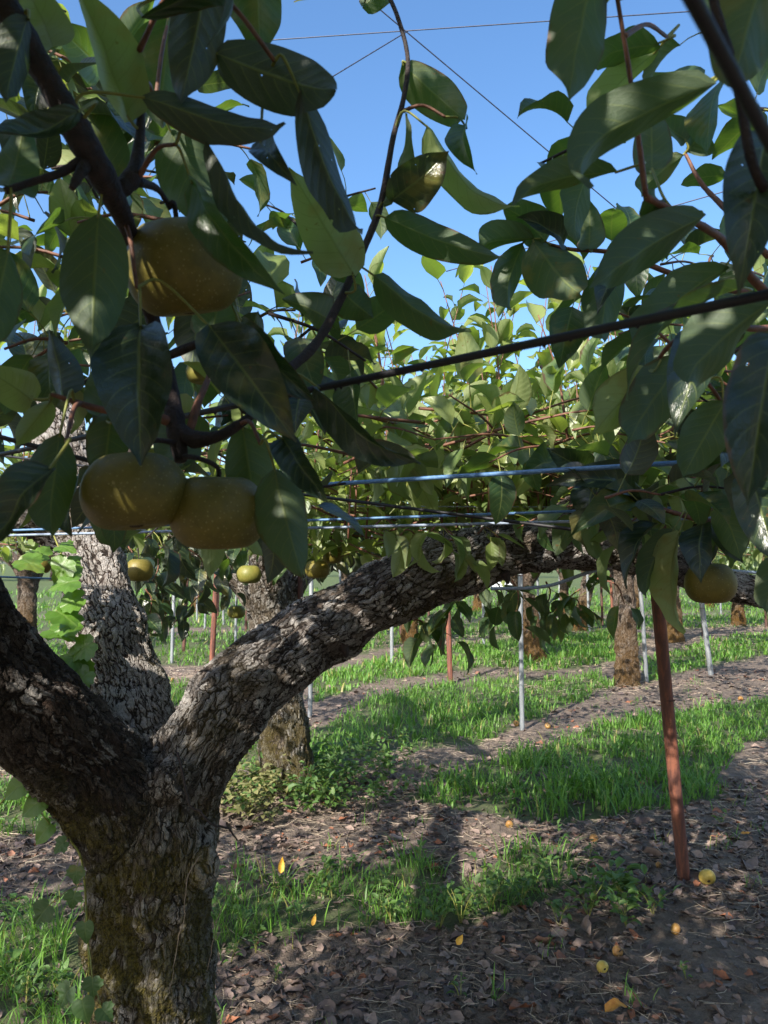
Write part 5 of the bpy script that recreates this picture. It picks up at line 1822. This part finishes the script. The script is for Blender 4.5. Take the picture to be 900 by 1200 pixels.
loose_leaf(329, 1036, 0.075, 0.035, 'yellow_leaf', 'pale yellow leaf standing upright in the grass tuft', (0.1, 0.1, 1), (0, -1, 0.1), 0.05)
loose_leaf(366, 1088, 0.05, 0.022, 'yellow_leaf', 'yellow leaf caught low in the shaded grass', (0.3, 0.1, 1), (0, -1, 0.2), 0.02)
loose_leaf(535, 1104, 0.045, 0.03, 'yellow_leaf', 'small yellow leaf at the edge of the weeds', (0.6, 0.2, 0.8), (0, -1, 0.4), 0.01)
loose_leaf(710, 1194, 0.075, 0.045, 'orange_leaf', 'curled orange dead leaf on the soil by dry stems', (1, 0.1, 0.15), (0, -0.3, 1), 0.03, curl=-0.5)
loose_leaf(868, 985, 0.06, 0.03, 'orange_leaf', 'brown red dead leaf beyond the clean yellow pear', (1, 0.1, 0.1), (0, -0.2, 1), 0.015)

# ------------------------------------------------------------------ far beyond the orchard


def far_tree(x, y, h, w_, label, group):
    root = tree_root('tree', x, y, label, group)
    z0 = root.location.z
    part('trunk', tube(spline([(x, y, z0 - 0.1), (x + 0.1, y, z0 + h * 0.3), (x, y, z0 + h * 0.7)], 8), np.linspace(0.22, 0.06, 8), 8), M['bark_far'], root)
    items = []
    n = 420
    cl = rng.normal(0, 1, (14, 3)) * np.array([w_ * 0.3, w_ * 0.3, h * 0.16]) + np.array([x, y, z0 + h * 0.6])
    for i in range(n):
        c = cl[random.randrange(14)] + rng.normal(0, 1, 3) * np.array([0.55, 0.55, 0.45]) * w_ / 4
        items.append((random.choice(VAR['lo']), leaf_matrix(c, rng.normal(0, 1, 3), rng.normal(0, 0.6, 3) + np.array([0, 0, 1]), random.uniform(0.35, 0.7))))
    o = bake('crown', items, root, kind=None)


for i in range(16):
    yy = random.uniform(60, 95)
    far_tree((i - 7.5) / 7.5 * 0.62 * yy + random.uniform(-2, 2), yy, random.uniform(4.5, 8), random.uniform(4, 6.5), 'broad tree on the far edge of the orchard', 'trees on the far edge')


def greenhouse(x, y, ln, w_, h, label):
    root = bpy.data.objects.new('greenhouse', None)
    C.objects.link(root)
    root.location = (x, y, float(gz(x, y)))
    tag(root, label, 'greenhouse')
    th = np.linspace(0, np.pi, 17)
    prof = np.stack([np.zeros(17), np.cos(th) * w_ / 2, np.sin(th) ** 0.8 * h], -1)
    V = np.vstack([prof, prof + [ln, 0, 0]])
    Q = np.array([[i, i + 1, 18 + i, 17 + i] for i in range(16)])
    tri = np.array([[0, i + 1, i] for i in range(1, 16)] + [[17, 17 + i, 18 + i] for i in range(1, 16)])
    link('cover', mk_mesh('cover', V, [Q, tri], M['film'], smooth=False), root)
    for k in range(int(ln / 2.5) + 1):
        V, Q, t, b = tube(prof * 1.01 + [k * 2.5, 0, 0], 0.05, 5)
        link('hoop', mk_mesh('hoop', V, [Q, t], M['zinc']), root)


M['film'] = simple('plastic_film', (0.45, 0.48, 0.51), (0.58, 0.60, 0.62), 0.6, 0.4, 0.1)
greenhouse(1.6, 50, 7, 5, 2.3, 'white plastic tunnel greenhouse far behind the trunks')
